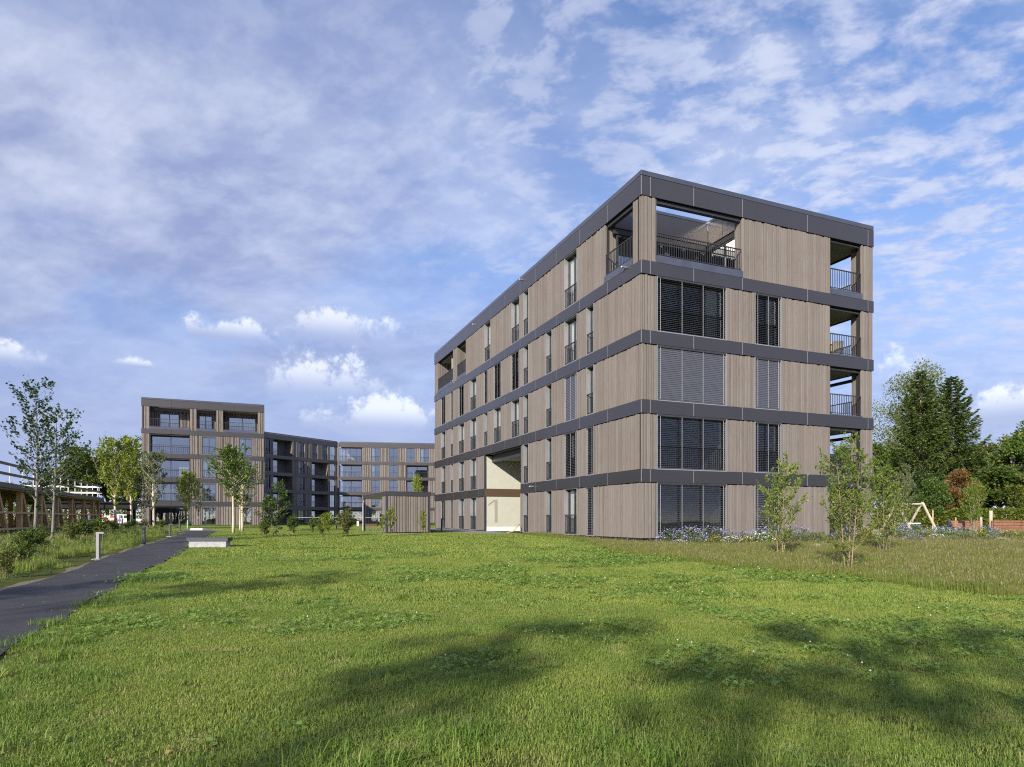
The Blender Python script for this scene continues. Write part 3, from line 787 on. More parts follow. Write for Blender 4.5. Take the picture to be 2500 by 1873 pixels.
MB().mat('ceiling').box(8.6, 13.3, .3, 1.9, ZT[4]-.06, ZT[4]+.3).build('loggia', B)
MB().mat('boards_far').box(.115, .60, .33, 1.7, ZF[4], ZT[4]).box(8.3, 8.6, .33, 1.7, ZF[4], ZT[4]).box(13.1, 13.5, .33, 1.7, ZF[4], ZT[4]).build('loggia_side', B)

# ------------------------------------------------------------------ block C: two angled wings at the back of the court
cx0, cy0 = -32.7, 120.5
C = empty('apartment_building', (cx0, cy0, 0), 0)
tag(C, 'long angled timber-clad apartment block at the back with one wing in shade', 'building', 'timber-clad apartment blocks')
dc = Vector((8.5, 13.8, 0)).normalized(); nc = Vector((dc.y, -dc.x, 0)); LC = 16.23; HC = 9.0     # HC: hidden stretch behind block B
oc = -dc*LC
dd = Vector((17.8, 2.9, 0)).normalized(); nd = Vector((dd.y, -dd.x, 0)); LD = 34.0
fC = face_fn('m', M=((oc.x, oc.y), (dc.x, dc.y), (nc.x, nc.y))); fD = face_fn('m', M=((0, 0), (dd.x, dd.y), (nd.x, nd.y)))
w0, w1, w2, w3 = (.1, 1.16), (7.0, 8.39), (9.99, 11.21), (14.27, 15.46)
opC = [[w0, (1.76, 5.62), w1, (9.99, 13.67), w3] for _ in range(4)]+[[w0, (1.76, 5.62), w1, w2, (12.35, 13.62), w3]]
d1, d2, d3, d4 = (6.04, 7.7), (9.36, 11.02), (12.65, 14.33), (15.26, 16.95)
opD = [[(.12, 4.35), d1, d2, (12.65, 16.8)] for _ in range(4)]+[[(.12, 4.35), d1, d2, d3, d4]]
acc = MB(); back = MB(); rngC = random.Random(31)
for f, L0, L1, ops in ((fC, -HC, LC, opC), (fD, 0, LD, opD)):
    acc.f = f; back.f = f; wall_storeys(C, f, L1, ops, acc, back, rngC, None, 1.9, 'boards_far', bstart=L0+.05)
acc.f = None; o = acc.build('cladding', C); o['kind'] = 'stuff'
back.f = None; back.build('wall', C)
for k in range(5):
    z0, z1 = ZT[k], (ZF[k+1] if k < 4 else 15.565)
    fascia(C, fC, [-HC, -4, 0, 2.6, 6.1, 9.1, 12.0, 14.0, LC-.036], z0, z1); fascia(C, fD, [0.036, 5.2, 10.2, 14.8, 20, 27, LD], z0, z1)
fascia(C, fC, [-HC, 0, 9, LC-.3], 15.595, ROOF, -.012, .3, 'parapet_cap', .004, 'roof_cap'); fascia(C, fD, [.3, 8, 16, LD], 15.595, ROOF, -.012, .3, 'parapet_cap', .004, 'roof_cap')
def prism(mb, pts, z0, z1):
    n = len(pts); mb.add([(x, y, z0) for x, y in pts]+[(x, y, z1) for x, y in pts], [tuple(range(n))[::-1], tuple(range(n, 2*n))]+[(i, (i+1) % n, (i+1) % n+n, i+n) for i in range(n)])
def wing(f, a, b, o0, o1): return [f((a, o0, 0))[:2], f((b, o0, 0))[:2], f((b, o1, 0))[:2], f((a, o1, 0))[:2]]
inn = MB().mat('ceiling'); par = MB().mat('interior')
for k in range(5):
    z0, z1 = ZT[k]+.02, (ZF[k+1] if k < 4 else 15.3)-.02
    prism(inn, wing(fC, -HC, LC-.4, -.06, -11.5), z0, z1); prism(inn, wing(fD, .4, LD-.3, -.06, -11.5), z0, z1-.003)
    for f, L0, L1 in ((fC, -HC, LC), (fD, 0, LD)):
        prism(par, wing(f, L0+.4, L1-.3, -4.6, -4.7), ZF[k]-.015, ZT[k]+.015)
        for s in ((6.3, 9.2, 13.9) if f is fC else (5.0, 8.5, 12.2)): prism(par, wing(f, s, s+.1, -.35, -4.59), ZF[k]-.015, ZT[k]+.015)
prism(inn, wing(fC, -HC, LC-.4, -.36, -11.5), .1, .44); prism(inn, wing(fD, .4, LD-.3, -.36, -11.5), .1, .437)
inn.build('floor_slab', C); par.build('partition', C)
for k in range(5):
    for f, ws in ((fC, [w0, w1, w3] if k < 4 else [w0, w1, w2, (12.35, 13.62), w3]), (fD, [d1, d2] if k < 4 else [d1, d2, d3, d4])):
        for (a, b) in ws: window(C, f, a, b, ZF[k], ZT[k], 2, True, None, (a+.1, a+.6) if rngC.random() < .45 else None, 'glass_door' if f is fD else 'glass', .18, step=.22)
    lg = [(fC, 1.76, 5.62), (fD, .12, 4.35)]+([(fC, 9.99, 13.67), (fD, 12.65, 16.8)] if k < 4 else [])
    for f, a, b in lg:
        dep = -.55 if (f is fD and k == 4) else -1.7
        glass_doors(C, f, a+.1, b-.1 if f is fD else a+2.2, ZF[k]+.02, ZT[k]-.12, dep, 4 if dep > -1 else 2, (a+.5, a+1.5))
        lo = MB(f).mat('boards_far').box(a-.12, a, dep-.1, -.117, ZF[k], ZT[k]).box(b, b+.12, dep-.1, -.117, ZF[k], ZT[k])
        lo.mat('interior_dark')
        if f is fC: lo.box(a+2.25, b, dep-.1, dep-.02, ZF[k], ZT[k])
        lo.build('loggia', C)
        railing(C, f, a+.04, b-.04, ZF[k]+.05, .98, -.05, step=.22, bar=.022)
MB().mat('fascia').box(-.34, .10, -.12, .30, .1, 15.7).build('corner_post', C)
ch = MB().mat('chrome').tube([(-13.6, -3.0, 15.2), (-13.6, -3.0, 18.6)], .16, 12).tube([(-13.6, -3.0, 18.6), (-13.6, -3.0, 18.75)], .21, 12)
ch.build('chimney', C); C.children[-1]['label'] = 'shiny steel flue pipe'

# ------------------------------------------------------------------ bicycle shed
SH = empty('bicycle_shed', (-7.35, 37.4, 0), AROT)
tag(SH, 'low flat-roofed bicycle shed clad in boards, open on its side', 'shed')
SU, SV, zb, zt = 2.63, 7.8, tz(37.4)-.02, 2.86
fS, lS = face_fn('front'), face_fn('left')
rs = random.Random(5); unit_s = unit_mesh('shed_board', 'boards')
def shed_boards(f, s0, s1, z0, z1, single, o0=-.05, acc=None):
    s = s0
    while s < s1-.02:
        w = rs.choice((.09, .12, .15, .17)); w = s1-s if s1-(s+w) < .07 else w
        d = rs.choice((.0, .02, .04))
        if single == 'front':
            o = link('cladding_board', unit_s, SH); o.location = f((s+w-.014, o0, z0)); o.rotation_euler = (0, 0, math.pi); o.scale = (w-.028, .03+d, z1-z0)
        elif single == 'left':
            o = link('cladding_board', unit_s, SH); o.location = f((s+.008, o0, z0)); o.rotation_euler = (0, 0, math.pi/2); o.scale = (w-.016, .03+d, z1-z0)
        else:
            acc.r = rs.random(); acc.mat('boards').box(s+.008, s+w-.008, o0, o0+.03+d, z0, z1)
        s += w
shed_boards(fS, .10, SU-.10, zb+.12, zt-.25, 'front'); shed_boards(lS, .10, 1.2, zb+.12, zt-.25, 'left')
ac = MB(); ir = face_fn('m', M=((SU-.03, 0), (0, 1), (-1, 0))); ac.f = ir; shed_boards(ir, .1, SV-.1, zb+.12, zt-.5, None, -.05, ac)
ac.f = None; ac.r = 0; o = ac.build('cladding', SH); o['kind'] = 'stuff'
ib = MB().mat('membrane').box(.06, SU-.06, .055, .09, zb+.1, zt-.24).box(.055, .09, .1, 1.2, zb+.1, zt-.24)
ib.mat('timber').box(SU-.12, SU-.085, .1, SV-.1, zb+1.25, zb+1.31); ib.build('wall', SH)
MB().mat('fascia').box(-.04, SU+.04, -.04, SV+.04, zt-.22, zt).mat('roof_cap').box(-.06, SU+.06, -.06, SV+.06, zt+.002, zt+.03).build('roof', SH)
for x, y in ((.03, .03), (SU-.03, .03), (.03, SV-.05), (SU-.03, SV-.05)): MB().mat('lamp_dark').box(x-.055, x+.055, y-.055, y+.055, zb, zt-.222).build('post', SH)
MB().mat('cord').tube([(-.02, SV-.15, zt-.35), (-.10, SV-.2, zt-.5), (-.10, SV-.2, zb+.1), (-.2, SV-.25, zb+.03)], .03, 8).build('downpipe', SH)
MB().mat('paving').box(-.3, SU+.2, -.12, SV+.2, zb-.1, zb+.06).build('floor_slab', SH)
def bicycle(loc, rz, label):
    r = empty('bicycle', loc, rz); tag(r, label, 'bicycle')
    for x in (-.52, .52):
        w = MB().mat('black_rubber').ring((x, 0, .34), (1, 0, 0), (0, 0, 1), .32, .025, 22, 6); wo = w.build('wheel', r)
        h = MB().mat('lamp_grey')
        for i in range(10): th = i*math.pi/5; h.beam((x, 0, .34), (x+.3*math.cos(th), 0, .34+.3*math.sin(th)), .006)
        h.build('spokes', wo)
    MB().mat('lamp_dark').tube([(-.52, 0, .34), (-.05, 0, .32), (.38, 0, .82), (-.2, 0, .78), (-.52, 0, .34)], .02, 6).tube([(-.05, 0, .32), (-.24, 0, .92)], .018, 6).tube([(.52, 0, .34), (.36, 0, .98)], .018, 6).build('frame', r)
    MB().mat('black_rubber').box(-.36, -.1, -.07, .07, .92, .98).build('saddle', r)
    MB().mat('black_rubber').tube([(.30, -.28, 1.02), (.38, -.1, 1.0), (.38, .1, 1.0), (.30, .28, 1.02)], .016, 6).build('handlebar', r)
    return r
sp = Matrix.Rotation(AROT, 4, 'Z') @ Vector((1.35, 3.2, 0))
bicycle((-7.35+sp.x, 37.4+sp.y, zb+.06), AROT+R(8), 'dark bicycle parked inside the open shed')
# ------------------------------------------------------------------ ground, path, paving
def sheet(name, rows, mat, dz=0.0):
    """rows of points running across; z follows the ground"""
    b = MB().mat(mat); n = len(rows[0]); pts = []; fs = []
    for r in rows:
        for (x, y) in r: pts.append((x, y, tz(y)+dz))
    for i in range(len(rows)-1):
        for k in range(n-1): fs.append((i*n+k, i*n+k+1, (i+1)*n+k+1, (i+1)*n+k))
    b.add(pts, fs); return b.build(name)
ys = sorted(set([-80, -40, -10, 0]+[k*.5 for k in range(1, 121)]+[k for k, _ in KN]+[70, 80, 100, 140, 200, 300, 500, 900]))
xs = [-700, -300, -150, -80, -60, -45, -36]+[-30+k*1.5 for k in range(41)]+[36, 45, 60, 80, 150, 300, 700]
g = sheet('ground', [[(x, y) for x in xs] for y in ys], 'soil'); tag(g, 'gently rising soil and turf ground under the whole site', 'ground', kind='structure')
# asphalt path: both edges laid out from the photograph
PR = [unproject(*p) for p in ((0, 1608), (170, 1500), (339, 1401), (420, 1363), (449, 1345), (475, 1326), (510, 1307), (533, 1295.5))]
PL = [unproject(*p) for p in ((0, 1447), (170, 1398), (243, 1367), (350, 1333), (424, 1311), (440, 1306), (454, 1300.6), (440, 1295.5))]
PR = [(PR[0][0]+2.6, PR[0][1]-5.6), (PR[0][0]+1.2, PR[0][1]-2.6)]+PR; PL = [(PL[0][0]+3.8, PL[0][1]-8.6), (PL[0][0]+1.8, PL[0][1]-4.0)]+PL
def densify(E, ysteps):
    out = []
    for y in ysteps:
        for (a, b) in zip(E, E[1:]):
            if a[1] <= y <= b[1]: t = (y-a[1])/(b[1]-a[1]+1e-9); out.append((a[0]+(b[0]-a[0])*t, y)); break
        else: out.append((E[0] if y < E[0][1] else E[-1]))
    return out
pys = [-.5+.5*k for k in range(0, 94)]
pr = densify(PR, pys); plf = densify(PL, pys)
def edge_at(E, y): return densify(E, [y])[0][0]
rows = []
for (a, b) in zip(plf, pr):
    y = a[1] if a[1] == b[1] else b[1]
    w = .05*math.sin(y*2.1)+.03*math.sin(y*5.3)
    rows.append([(a[0]+w+(b[0]-w*1.3-a[0]-w)*t, y) for t in (0, .25, .5, .75, 1)])
o = sheet('path', rows, 'asphalt', .022); tag(o, 'dark asphalt footpath curving towards the far block', 'path', kind='structure')
Ye = pys[-1]
o = sheet('cross_path', [[(-36+k*4, Ye+d) for k in range(8)] for d in (0, 1.2, 2.4)], 'paving', .02); tag(o, 'pale cross path in front of the far block', 'path', kind='structure')
# bare gravelly edge beside the path
rows = []
for (a, b) in zip(plf, pr):
    y = a[1]; w = .16+.10*math.sin(y*1.7)+.06*math.sin(y*4.1); rows.append([(a[0]-w, y), (a[0]+.02, y)])
o = sheet('path_edge', rows, 'gravel', .012); tag(o, 'bare gravelly strip along the far edge of the asphalt path', 'gravel', kind='structure')
def to_world(px, py, loc=(AX, AY), rot=AROT):
    return loc[0]+px*math.cos(rot)-py*math.sin(rot), loc[1]+px*math.sin(rot)+py*math.cos(rot)
rows = [[to_world(x, v) for x in (-3.0, -1.6, -.35)] for v in [11.5+k*1.0 for k in range(30)]]
o = sheet('pavement', rows, 'paving', .03); tag(o, 'grey paved strip beside the passage and the shed', 'pavement', kind='structure')

# ------------------------------------------------------------------ plants: leaves, trees
def leaf_mesh(name, pos, size, mat, seed, out=None, aspect=.55, droop=.0, jitter=.45, flat=False):
    """one kite-shaped face per leaf at every position"""
    rg = np.random.default_rng(seed); n = len(pos); pos = np.asarray(pos, dtype=np.float64)
    a = rg.normal(size=(n, 3))
    if out is not None: a = a*jitter+np.asarray(out)
    a[:, 2] -= droop
    if flat: a[:, 2] *= .25
    a /= np.linalg.norm(a, axis=1)[:, None]+1e-9
    b = np.cross(a, rg.normal(size=(n, 3))*(.35 if flat else 1)+np.array((0, 0, .9 if flat else .35))); b /= np.linalg.norm(b, axis=1)[:, None]+1e-9
    sz = size*rg.uniform(.65, 1.25, n)[:, None]
    v = np.empty((n, 4, 3)); v[:, 0] = pos-a*sz*.5; v[:, 1] = pos+b*sz*aspect*.5-a*sz*.05; v[:, 2] = pos+a*sz*.5; v[:, 3] = pos-b*sz*aspect*.5-a*sz*.05
    me = bpy.data.meshes.new(name); me.vertices.add(n*4); me.vertices.foreach_set('co', v.reshape(-1))
    me.loops.add(n*4); me.loops.foreach_set('vertex_index', np.arange(n*4, dtype=np.int32))
    me.polygons.add(n); me.polygons.foreach_set('loop_start', np.arange(0, n*4, 4, dtype=np.int32)); me.polygons.foreach_set('loop_total', np.full(n, 4, dtype=np.int32))
    me.materials.append(MATS[mat]); at = me.attributes.new('rnd', 'FLOAT', 'FACE'); at.data.foreach_set('value', rg.random(n).astype(np.float32))
    me.update(calc_edges=True); me.validate(); return me

def sapling_data(seed, H, clear, width, stems=1, nb=26, tw=6, lf=9, ls=.10, bark='bark', leafm='leaf_sapling', up=.75, spread=.12, tr=.05, top=.35, sway=.04):
    """trunk mesh and crown mesh of a slim young tree; branches rise, leaves sit along the twigs"""
    rg = random.Random(seed); tb = MB().mat(bark); P = []; D = []
    for st in range(stems):
        ang = rg.uniform(0, 6.28) if stems == 1 else st*6.28/stems+rg.uniform(-.4, .4)
        off = (0 if stems == 1 else spread); lean = (0.02 if stems == 1 else .10)*rg.uniform(.6, 1.4); h = H*(1 if st == 0 else rg.uniform(.72, .97))
        n = 9; tp = []
        for i in range(n+1):
            t = i/n; w = sway*H*.25
            tp.append(Vector((math.cos(ang)*(off+lean*h*t)+w*math.sin(t*4+seed)*t, math.sin(ang)*(off+lean*h*t)+w*math.cos(t*3.3+seed)*t, h*t)))
        tb.tube(tp, [max(.006, tr*(1-.88*(i/n))) for i in range(n+1)], 7)
        def at(t): i = min(n-1, int(t*n)); return tp[i].lerp(tp[i+1], t*n-i)
        k = max(5, nb//stems)
        for j in range(k):
            t = clear/H+(1-clear/H)*((j+rg.random())/k)**.9
            t = min(.985, t); q = (t-clear/H)/(1-clear/H)
            prof = (min(1, q/.28)**.7)*(1-q)**top if q > 0 else 0
            L = width*.5*prof*rg.uniform(.65, 1.2)+.12*H*.12
            az = j*2.4+rg.uniform(-.5, .5); b0 = at(t); pts = [b0]; d = Vector((math.cos(az), math.sin(az), up*rg.uniform(.6, 1.3))).normalized(); m = 5
            for s in range(1, m+1):
                d = (d+Vector((rg.uniform(-.12, .12), rg.uniform(-.12, .12), .10))).normalized(); pts.append(pts[-1]+d*L*1.15/m)
            r0 = max(.005, tr*.42*(1-t)+.004); tb.tube(pts, [r0*(1-.8*s/m) for s in range(m+1)], 5, False)
            nt = max(2, int(tw*L/(width*.5)+1))
            for w_ in range(nt+1):
                s = rg.uniform(.22, 1.0) if w_ else 1.0; i = min(m-1, int(s*m)); c = pts[i].lerp(pts[i+1], s*m-i)
                td = (d+Vector((rg.uniform(-1, 1), rg.uniform(-1, 1), rg.uniform(-.3, .8)))*.9).normalized(); tl = L*.42*rg.uniform(.5, 1.1)+.05
                e = c+td*tl; tb.tube([c, e], [r0*.35, .002], 3, False)
                for _ in range(lf):
                    u = rg.uniform(.05, 1.08); P.append(c+td*tl*u+Vector((rg.gauss(0, 1), rg.gauss(0, 1), rg.gauss(0, 1)))*ls*.42); D.append(td+Vector((0, 0, -.25)))
    return tb.mesh('trunk', True), leaf_mesh('crown', [tuple(p) for p in P], ls, leafm, seed, [tuple(d) for d in D], .62)

def put_tree(name, label, cat, x, y, data, scale=1.0, rz=0.0, group=None, sz=1.0):
    r = empty(name, (x, y, tz(y)-.03), rz); r.scale = (scale, scale, scale*sz); tag(r, label, cat, group)
    link('trunk', data[0], r); link('crown', data[1], r); return r
def crown_px(x, ybase, ytop, depth=None):
    """pixel foot and top -> world x, y, height"""
    if depth is None: X, Y = unproject(x, ybase)
    else: Y = depth; X = (x-1250)/1563*Y
    return X, Y, (1266-ytop)*Y/1563+1.3-tz(Y)

def big_tree_data(seed, H, W, n, ls, leafm, clear=.22, bark='bark_grey', lobes=26, low=.12, thick=1.0):
    """full-grown tree: leaves gathered in clumps on the tips of limbs"""
    rg = np.random.default_rng(seed); rp = random.Random(seed); tb = MB().mat(bark)
    tb.tube([(0, 0, 0), (.05*W*.1, 0, H*.3), (0, .02*W, H*.6), (0, 0, H*.9)], [H*.022*thick, H*.017*thick, H*.011*thick, H*.003*thick], 8)
    P = []; D = []; c0 = np.array((0, 0, H*(clear+(1-clear)*.52)))
    for i in range(lobes):
        u = rg.normal(size=3); u /= np.linalg.norm(u); u[2] = u[2] if u[2] > -.75 else -.4
        rr = rg.uniform(.55, 1.0); p = c0+u*np.array((W*.40, W*.40, H*(1-clear)*.44))*rr
        tb.tube([(0, 0, max(H*low, p[2]*.55)), tuple(p*np.array((.5, .5, .86))), tuple(p)], [H*.007*thick, H*.004*thick, H*.0015*thick], 5, False)
        k = int(n/lobes*rg.uniform(.6, 1.5)); R0 = W*rg.uniform(.11, .20)
        q = rg.normal(size=(k, 3)); q /= np.linalg.norm(q, axis=1)[:, None]; q *= (rg.random((k, 1))**.45)*R0*np.array((1.15, 1.15, .72))
        P.append(p+q); D.append(q/R0+u*.5)
    P = np.concatenate(P); D = np.concatenate(D)
    return tb.mesh('trunk', True), leaf_mesh('crown', P, ls, leafm, seed, D, .7, .15, .9)

def spruce_data(seed, H, W, leafm='needle'):
    rg = random.Random(seed); tb = MB().mat('bark'); P = []; D = []
    tb.tube([(0, 0, 0), (0, .05, H*.5), (0, 0, H)], [H*.016, H*.010, .02], 8)
    z = H*.10
    while z < H*.985:
        q = (z/H-.10)/.9; L = W*.5*((1-q)**.62)*(1.0 if q > .12 else .75+q*2)*rg.uniform(.85, 1.1)+.15
        nb = 7 if q < .8 else 5; a0 = rg.uniform(0, 6.28)
        for j in range(nb):
            az = a0+j*6.28/nb+rg.uniform(-.25, .25); Lb = L*rg.uniform(.72, 1.12); m = 6; pts = []
            for s in range(m+1):
                t = s/m; zz = z+Lb*(.16*math.sin(q*1.5)*t-.42*(1-q*.75)*math.sin(t*2.2)+.30*t*t*t)
                pts.append(Vector((math.cos(az)*Lb*t, math.sin(az)*Lb*t, zz)))
            tb.tube(pts, [.05*(1-t/m)*(1-q*.6)+.008 for t in range(m+1)], 4, False)
            side = Vector((-math.sin(az), math.cos(az), 0))
            for _ in range(int(18+Lb*30)):
                t = rg.uniform(.12, 1.02)**.8; i = min(m-1, int(t*m)); c = pts[i].lerp(pts[i+1], min(1, t*m-i))
                w = Lb*.20*(1.1-t)+.10; s = rg.uniform(-1, 1)
                hang = rg.random()**2*(.55 if q < .7 else .25)*(Lb/ (W*.5)+.3)
                P.append(c+side*s*w+Vector((0, 0, -hang+rg.uniform(-.05, .08))))
                D.append(side*s*.9+Vector((math.cos(az), math.sin(az), 0))*.9+Vector((0, 0, -.9*(hang*1.6)+.1)))
        z += H*.021*(1.15-.5*q)+.08
    return tb.mesh('trunk', True), leaf_mesh('crown', [tuple(p) for p in P], .46, leafm, seed, [tuple(d) for d in D], .30, .1, .28)

# young trees beside the large block
sp1 = sapling_data(101, 3.9, .2, 2.3, 3, 54, 8, 11, .10, 'twig', 'leaf_sapling', .55, .14, .030, .45)
sp2 = sapling_data(102, 4.6, .2, 2.3, 3, 62, 8, 12, .10, 'twig', 'leaf_sapling', .6, .12, .034, .5)
sp3 = sapling_data(103, 4.4, .2, 2.5, 4, 64, 8, 11, .11, 'bark', 'leaf_sapling', .7, .22, .034, .6)
def young(px, base, top, data, H, name, label, cat='tree', rz=0.0, depth=None, group=None, sx=1.0):
    X, Y, h = crown_px(px, base, top, depth); s = h/H
    r = put_tree(name, label, cat, X, Y, data, s, rz, group); r.scale = (s*sx, s*sx, s); return r
young(1908, 1362, 1118, sp1, 3.9, 'young_tree', 'slender young multi-stemmed tree in front of the narrow ground-floor window', rz=.4, group='young trees by the flower bed', sx=.85)
young(2071, 1398, 1066, sp2, 4.6, 'young_tree', 'tall leafy young tree standing in the meadow before the end loggias', rz=1.2, group='young trees by the flower bed', sx=.82)
young(2160, 1352, 1118, sp3, 4.4, 'young_tree', 'bushy grey-green young tree just past the corner of the large block', rz=2.2, group='young trees by the flower bed', sx=.75)
sp3b = sapling_data(104, 4.2, .3, 2.9, 3, 60, 8, 12, .12, 'bark', 'leaf_grey', .8, .2, .03, .6)
young(2205, 1318, 1140, sp3b, 4.2, 'young_tree', 'pale silvery young tree behind the swing frame', rz=.2, depth=36, group='young trees by the flower bed', sx=.62)
sp5 = sapling_data(105, 4.0, .5, 1.6, 4, 60, 7, 13, .11, 'twig', 'leaf_sapling', 1.4, .15, .025, .35)
young(2377, 1305, 1170, sp5, 4.0, 'young_tree', 'upright young tree in front of the red plank walls', rz=.8, depth=44)
# two taller trees left of the path
tl1 = sapling_data(201, 7.2, 1.9, 3.2, 1, 38, 7, 9, .135, 'bark_grey', 'leaf_dark', .75, .1, .085, .42, .05)
tl2 = sapling_data(202, 6.2, 1.9, 3.0, 1, 34, 6, 8, .135, 'bark_grey', 'leaf_dark', .70, .1, .075, .40, .05)
X, Y, h = crown_px(84, 1345, 946); put_tree('young_tree', 'tallest open-crowned tree left of the path with bare upper twigs', 'tree', X, Y, tl1, h/7.2, .3, 'trees left of the path')
X, Y, h = crown_px(128, 1331, 1010); put_tree('young_tree', 'thin grey-stemmed tree just right of the tallest one before the timber carport', 'tree', X, Y, tl2, h/6.2, 1.9, 'trees left of the path')
# trees along the path towards the far block
ta = sapling_data(211, 6.4, 1.9, 4.2, 1, 46, 8, 12, .20, 'bark_pale', 'leaf_yellow', .8, .1, .11, .45)
tb_ = sapling_data(212, 6.6, 1.8, 3.4, 1, 44, 8, 11, .20, 'bark_pale', 'leaf_yellow', 1.0, .1, .11, .4)
tcg = sapling_data(213, 5.4, 1.6, 2.9, 1, 36, 6, 9, .17, 'bark_pale', 'leaf_grey', 1.0, .1, .10, .4)
td = sapling_data(214, 5.4, 2.2, 3.4, 1, 44, 8, 12, .17, 'bark_pale', 'leaf_mid', .7, .1, .11, .45)
for px, dep, top, dat, H, sx, rz, lab in (
    (283, 50, 1086, ta, 6.4, 1.0, .2, 'round yellow-green tree with pale trunk beside the dark woodland'),
    (322, 54, 1084, tb_, 6.6, .9, 1.2, 'tall yellow-green tree with pale trunk touching the far block'),
    (352, 52, 1150, tcg, 5.4, .9, 2.0, 'greyish slim tree covering the left loggias of the far block'),
    (376, 49, 1118, tcg, 5.4, 1.0, 3.4, 'thin feathery tree beside the grey bollards'),
    (458, 52, 1160, ta, 6.4, .72, 2.5, 'bright yellow-green small tree in front of the middle of the far block'),
    (484, 56, 1180, tcg, 5.4, .6, 1.0, 'thin stake-like sapling right of the bright yellow-green tree'),
    (570, 39, 1106, td, 5.4, .95, .5, 'dense green tree with pale trunk, in front of the far block on the lawn'),
    (592, 43, 1132, tcg, 5.4, 1.15, 1.5, 'silvery tree close behind the dense green tree'),
    (586, 47, 1140, td, 5.4, .7, 2.5, 'thin-trunked tree half hidden behind the dense green tree')):
    young(px, None, top, dat, H, 'path_tree', lab, 'tree', rz, dep, 'trees along the path', sx)
ts1 = sapling_data(221, 4.2, .4, 2.4, 2, 34, 7, 11, .15, 'twig', 'leaf_mid', .55, .08, .04, .55)
tsy = sapling_data(222, 2.0, .35, 1.3, 1, 20, 6, 12, .11, 'twig', 'leaf_yellow', .6, .05, .02, .5)
tsb = sapling_data(223, 2.0, .05, 1.6, 6, 54, 5, 11, .10, 'twig', 'leaf_olive', 1.0, .12, .016, .5)
tsg = sapling_data(224, 1.7, .05, 1.4, 6, 60, 5, 12, .09, 'twig', 'leaf_mid', .9, .10, .014, .5)
tsd = sapling_data(225, 1.6, .05, 1.7, 6, 60, 5, 14, .10, 'twig', 'leaf_forest', .8, .14, .014, .5)
for px, base, top, dat, H, sx, rz, nm, cat, lab in (
    (671, 1312, 1178, ts1, 4.2, 1.0, .3, 'sapling', 'tree', 'bushy green sapling before the shaded wing'),
    (645, 1310, 1270, tsd, 1.6, .8, .3, 'shrub', 'shrub', 'dark low shrub at the foot of the bushy green sapling'),
    (714, 1303, 1258, tsg, 1.7, 1.0, 1.3, 'shrub', 'shrub', 'round mid-green shrub before the shaded wing'),
    (763, 1300, 1262, tsg, 1.7, .7, 2.0, 'shrub', 'shrub', 'small loose green shrub between the round shrub and the yellow sapling'),
    (801, 1314, 1254, tsy, 2.0, 1.1, 1.0, 'sapling', 'tree', 'small yellow-leaved sapling on the lawn'),
    (786, 1308, 1264, tsd, 1.6, .8, 2.3, 'shrub', 'shrub', 'dark shrub behind the yellow-leaved sapling'),
    (845, 1310, 1246, tsb, 2.0, 1.1, 2.0, 'shrub', 'shrub', 'olive-brown twiggy shrub left of the bicycle shed'),
    (955, 1310, 1243, tsy, 2.0, .75, .2, 'sapling', 'tree', 'sparse yellow-leaved sapling against the front boards of the bicycle shed'),
    (935, 1312, 1258, tsy, 2.0, .55, 3.2, 'sapling', 'tree', 'small yellow-leaved sapling at the corner post of the bicycle shed'),
    (1032, 1312, 1250, tsy, 2.0, .6, 4.2, 'sapling', 'tree', 'narrow yellow-green sapling at the right end of the bicycle shed')):
    young(px, base, top, dat, H, nm, lab, cat, rz, None, None, sx)
young(1019, None, 1168, tb_, 6.6, 'path_tree', 'slim green tree rising behind the bicycle shed roof', 'tree', 2.2, 62, None, .6)
# shrubs left of the path, among the tall weeds
for px, base, top, dat, H, sx, rz, lab in (
    (70, 1368, 1288, tsg, 1.7, 1.1, .6, 'large dark shrub round the trunk of the tallest tree'),
    (95, 1352, 1290, tsg, 1.7, 1.0, 1.6, 'green shrub between the two grey trunks'),
    (14, 1412, 1340, tsb, 2.0, .9, 1.0, 'reddish-brown shrub at the edge of the picture left of the path'),
    (44, 1392, 1326, tsd, 1.6, .8, 2.4, 'dark shrub right of the reddish-brown one'),
    (175, 1335, 1272, tsb, 2.0, 1.1, .1, 'olive shrub in front of the carport posts'),
    (205, 1325, 1268, tsg, 1.7, 1.2, 2.1, 'green shrub behind the pale bollard'),
    (235, 1318, 1266, tsd, 1.6, 1.2, .9, 'dark shrub between the pale bollard and the yellow trees'),
    (275, 1306, 1268, tsb, 2.0, 1.2, 1.9, 'brownish shrub under the round yellow-green tree'),
    (318, 1302, 1270, tsg, 1.7, 1.3, 1.1, 'green shrub under the tall yellow-green tree'),
    (350, 1300, 1268, tsb, 2.0, 1.2, .5, 'yellowish shrub under the slim greyish tree'),
    (395, 1296, 1268, tsg, 1.7, 1.0, .5, 'low green shrub beside the far bollards')):
    young(px, base, top, dat, H, 'shrub', lab, 'shrub', rz, None, 'shrubs left of the path', sx)

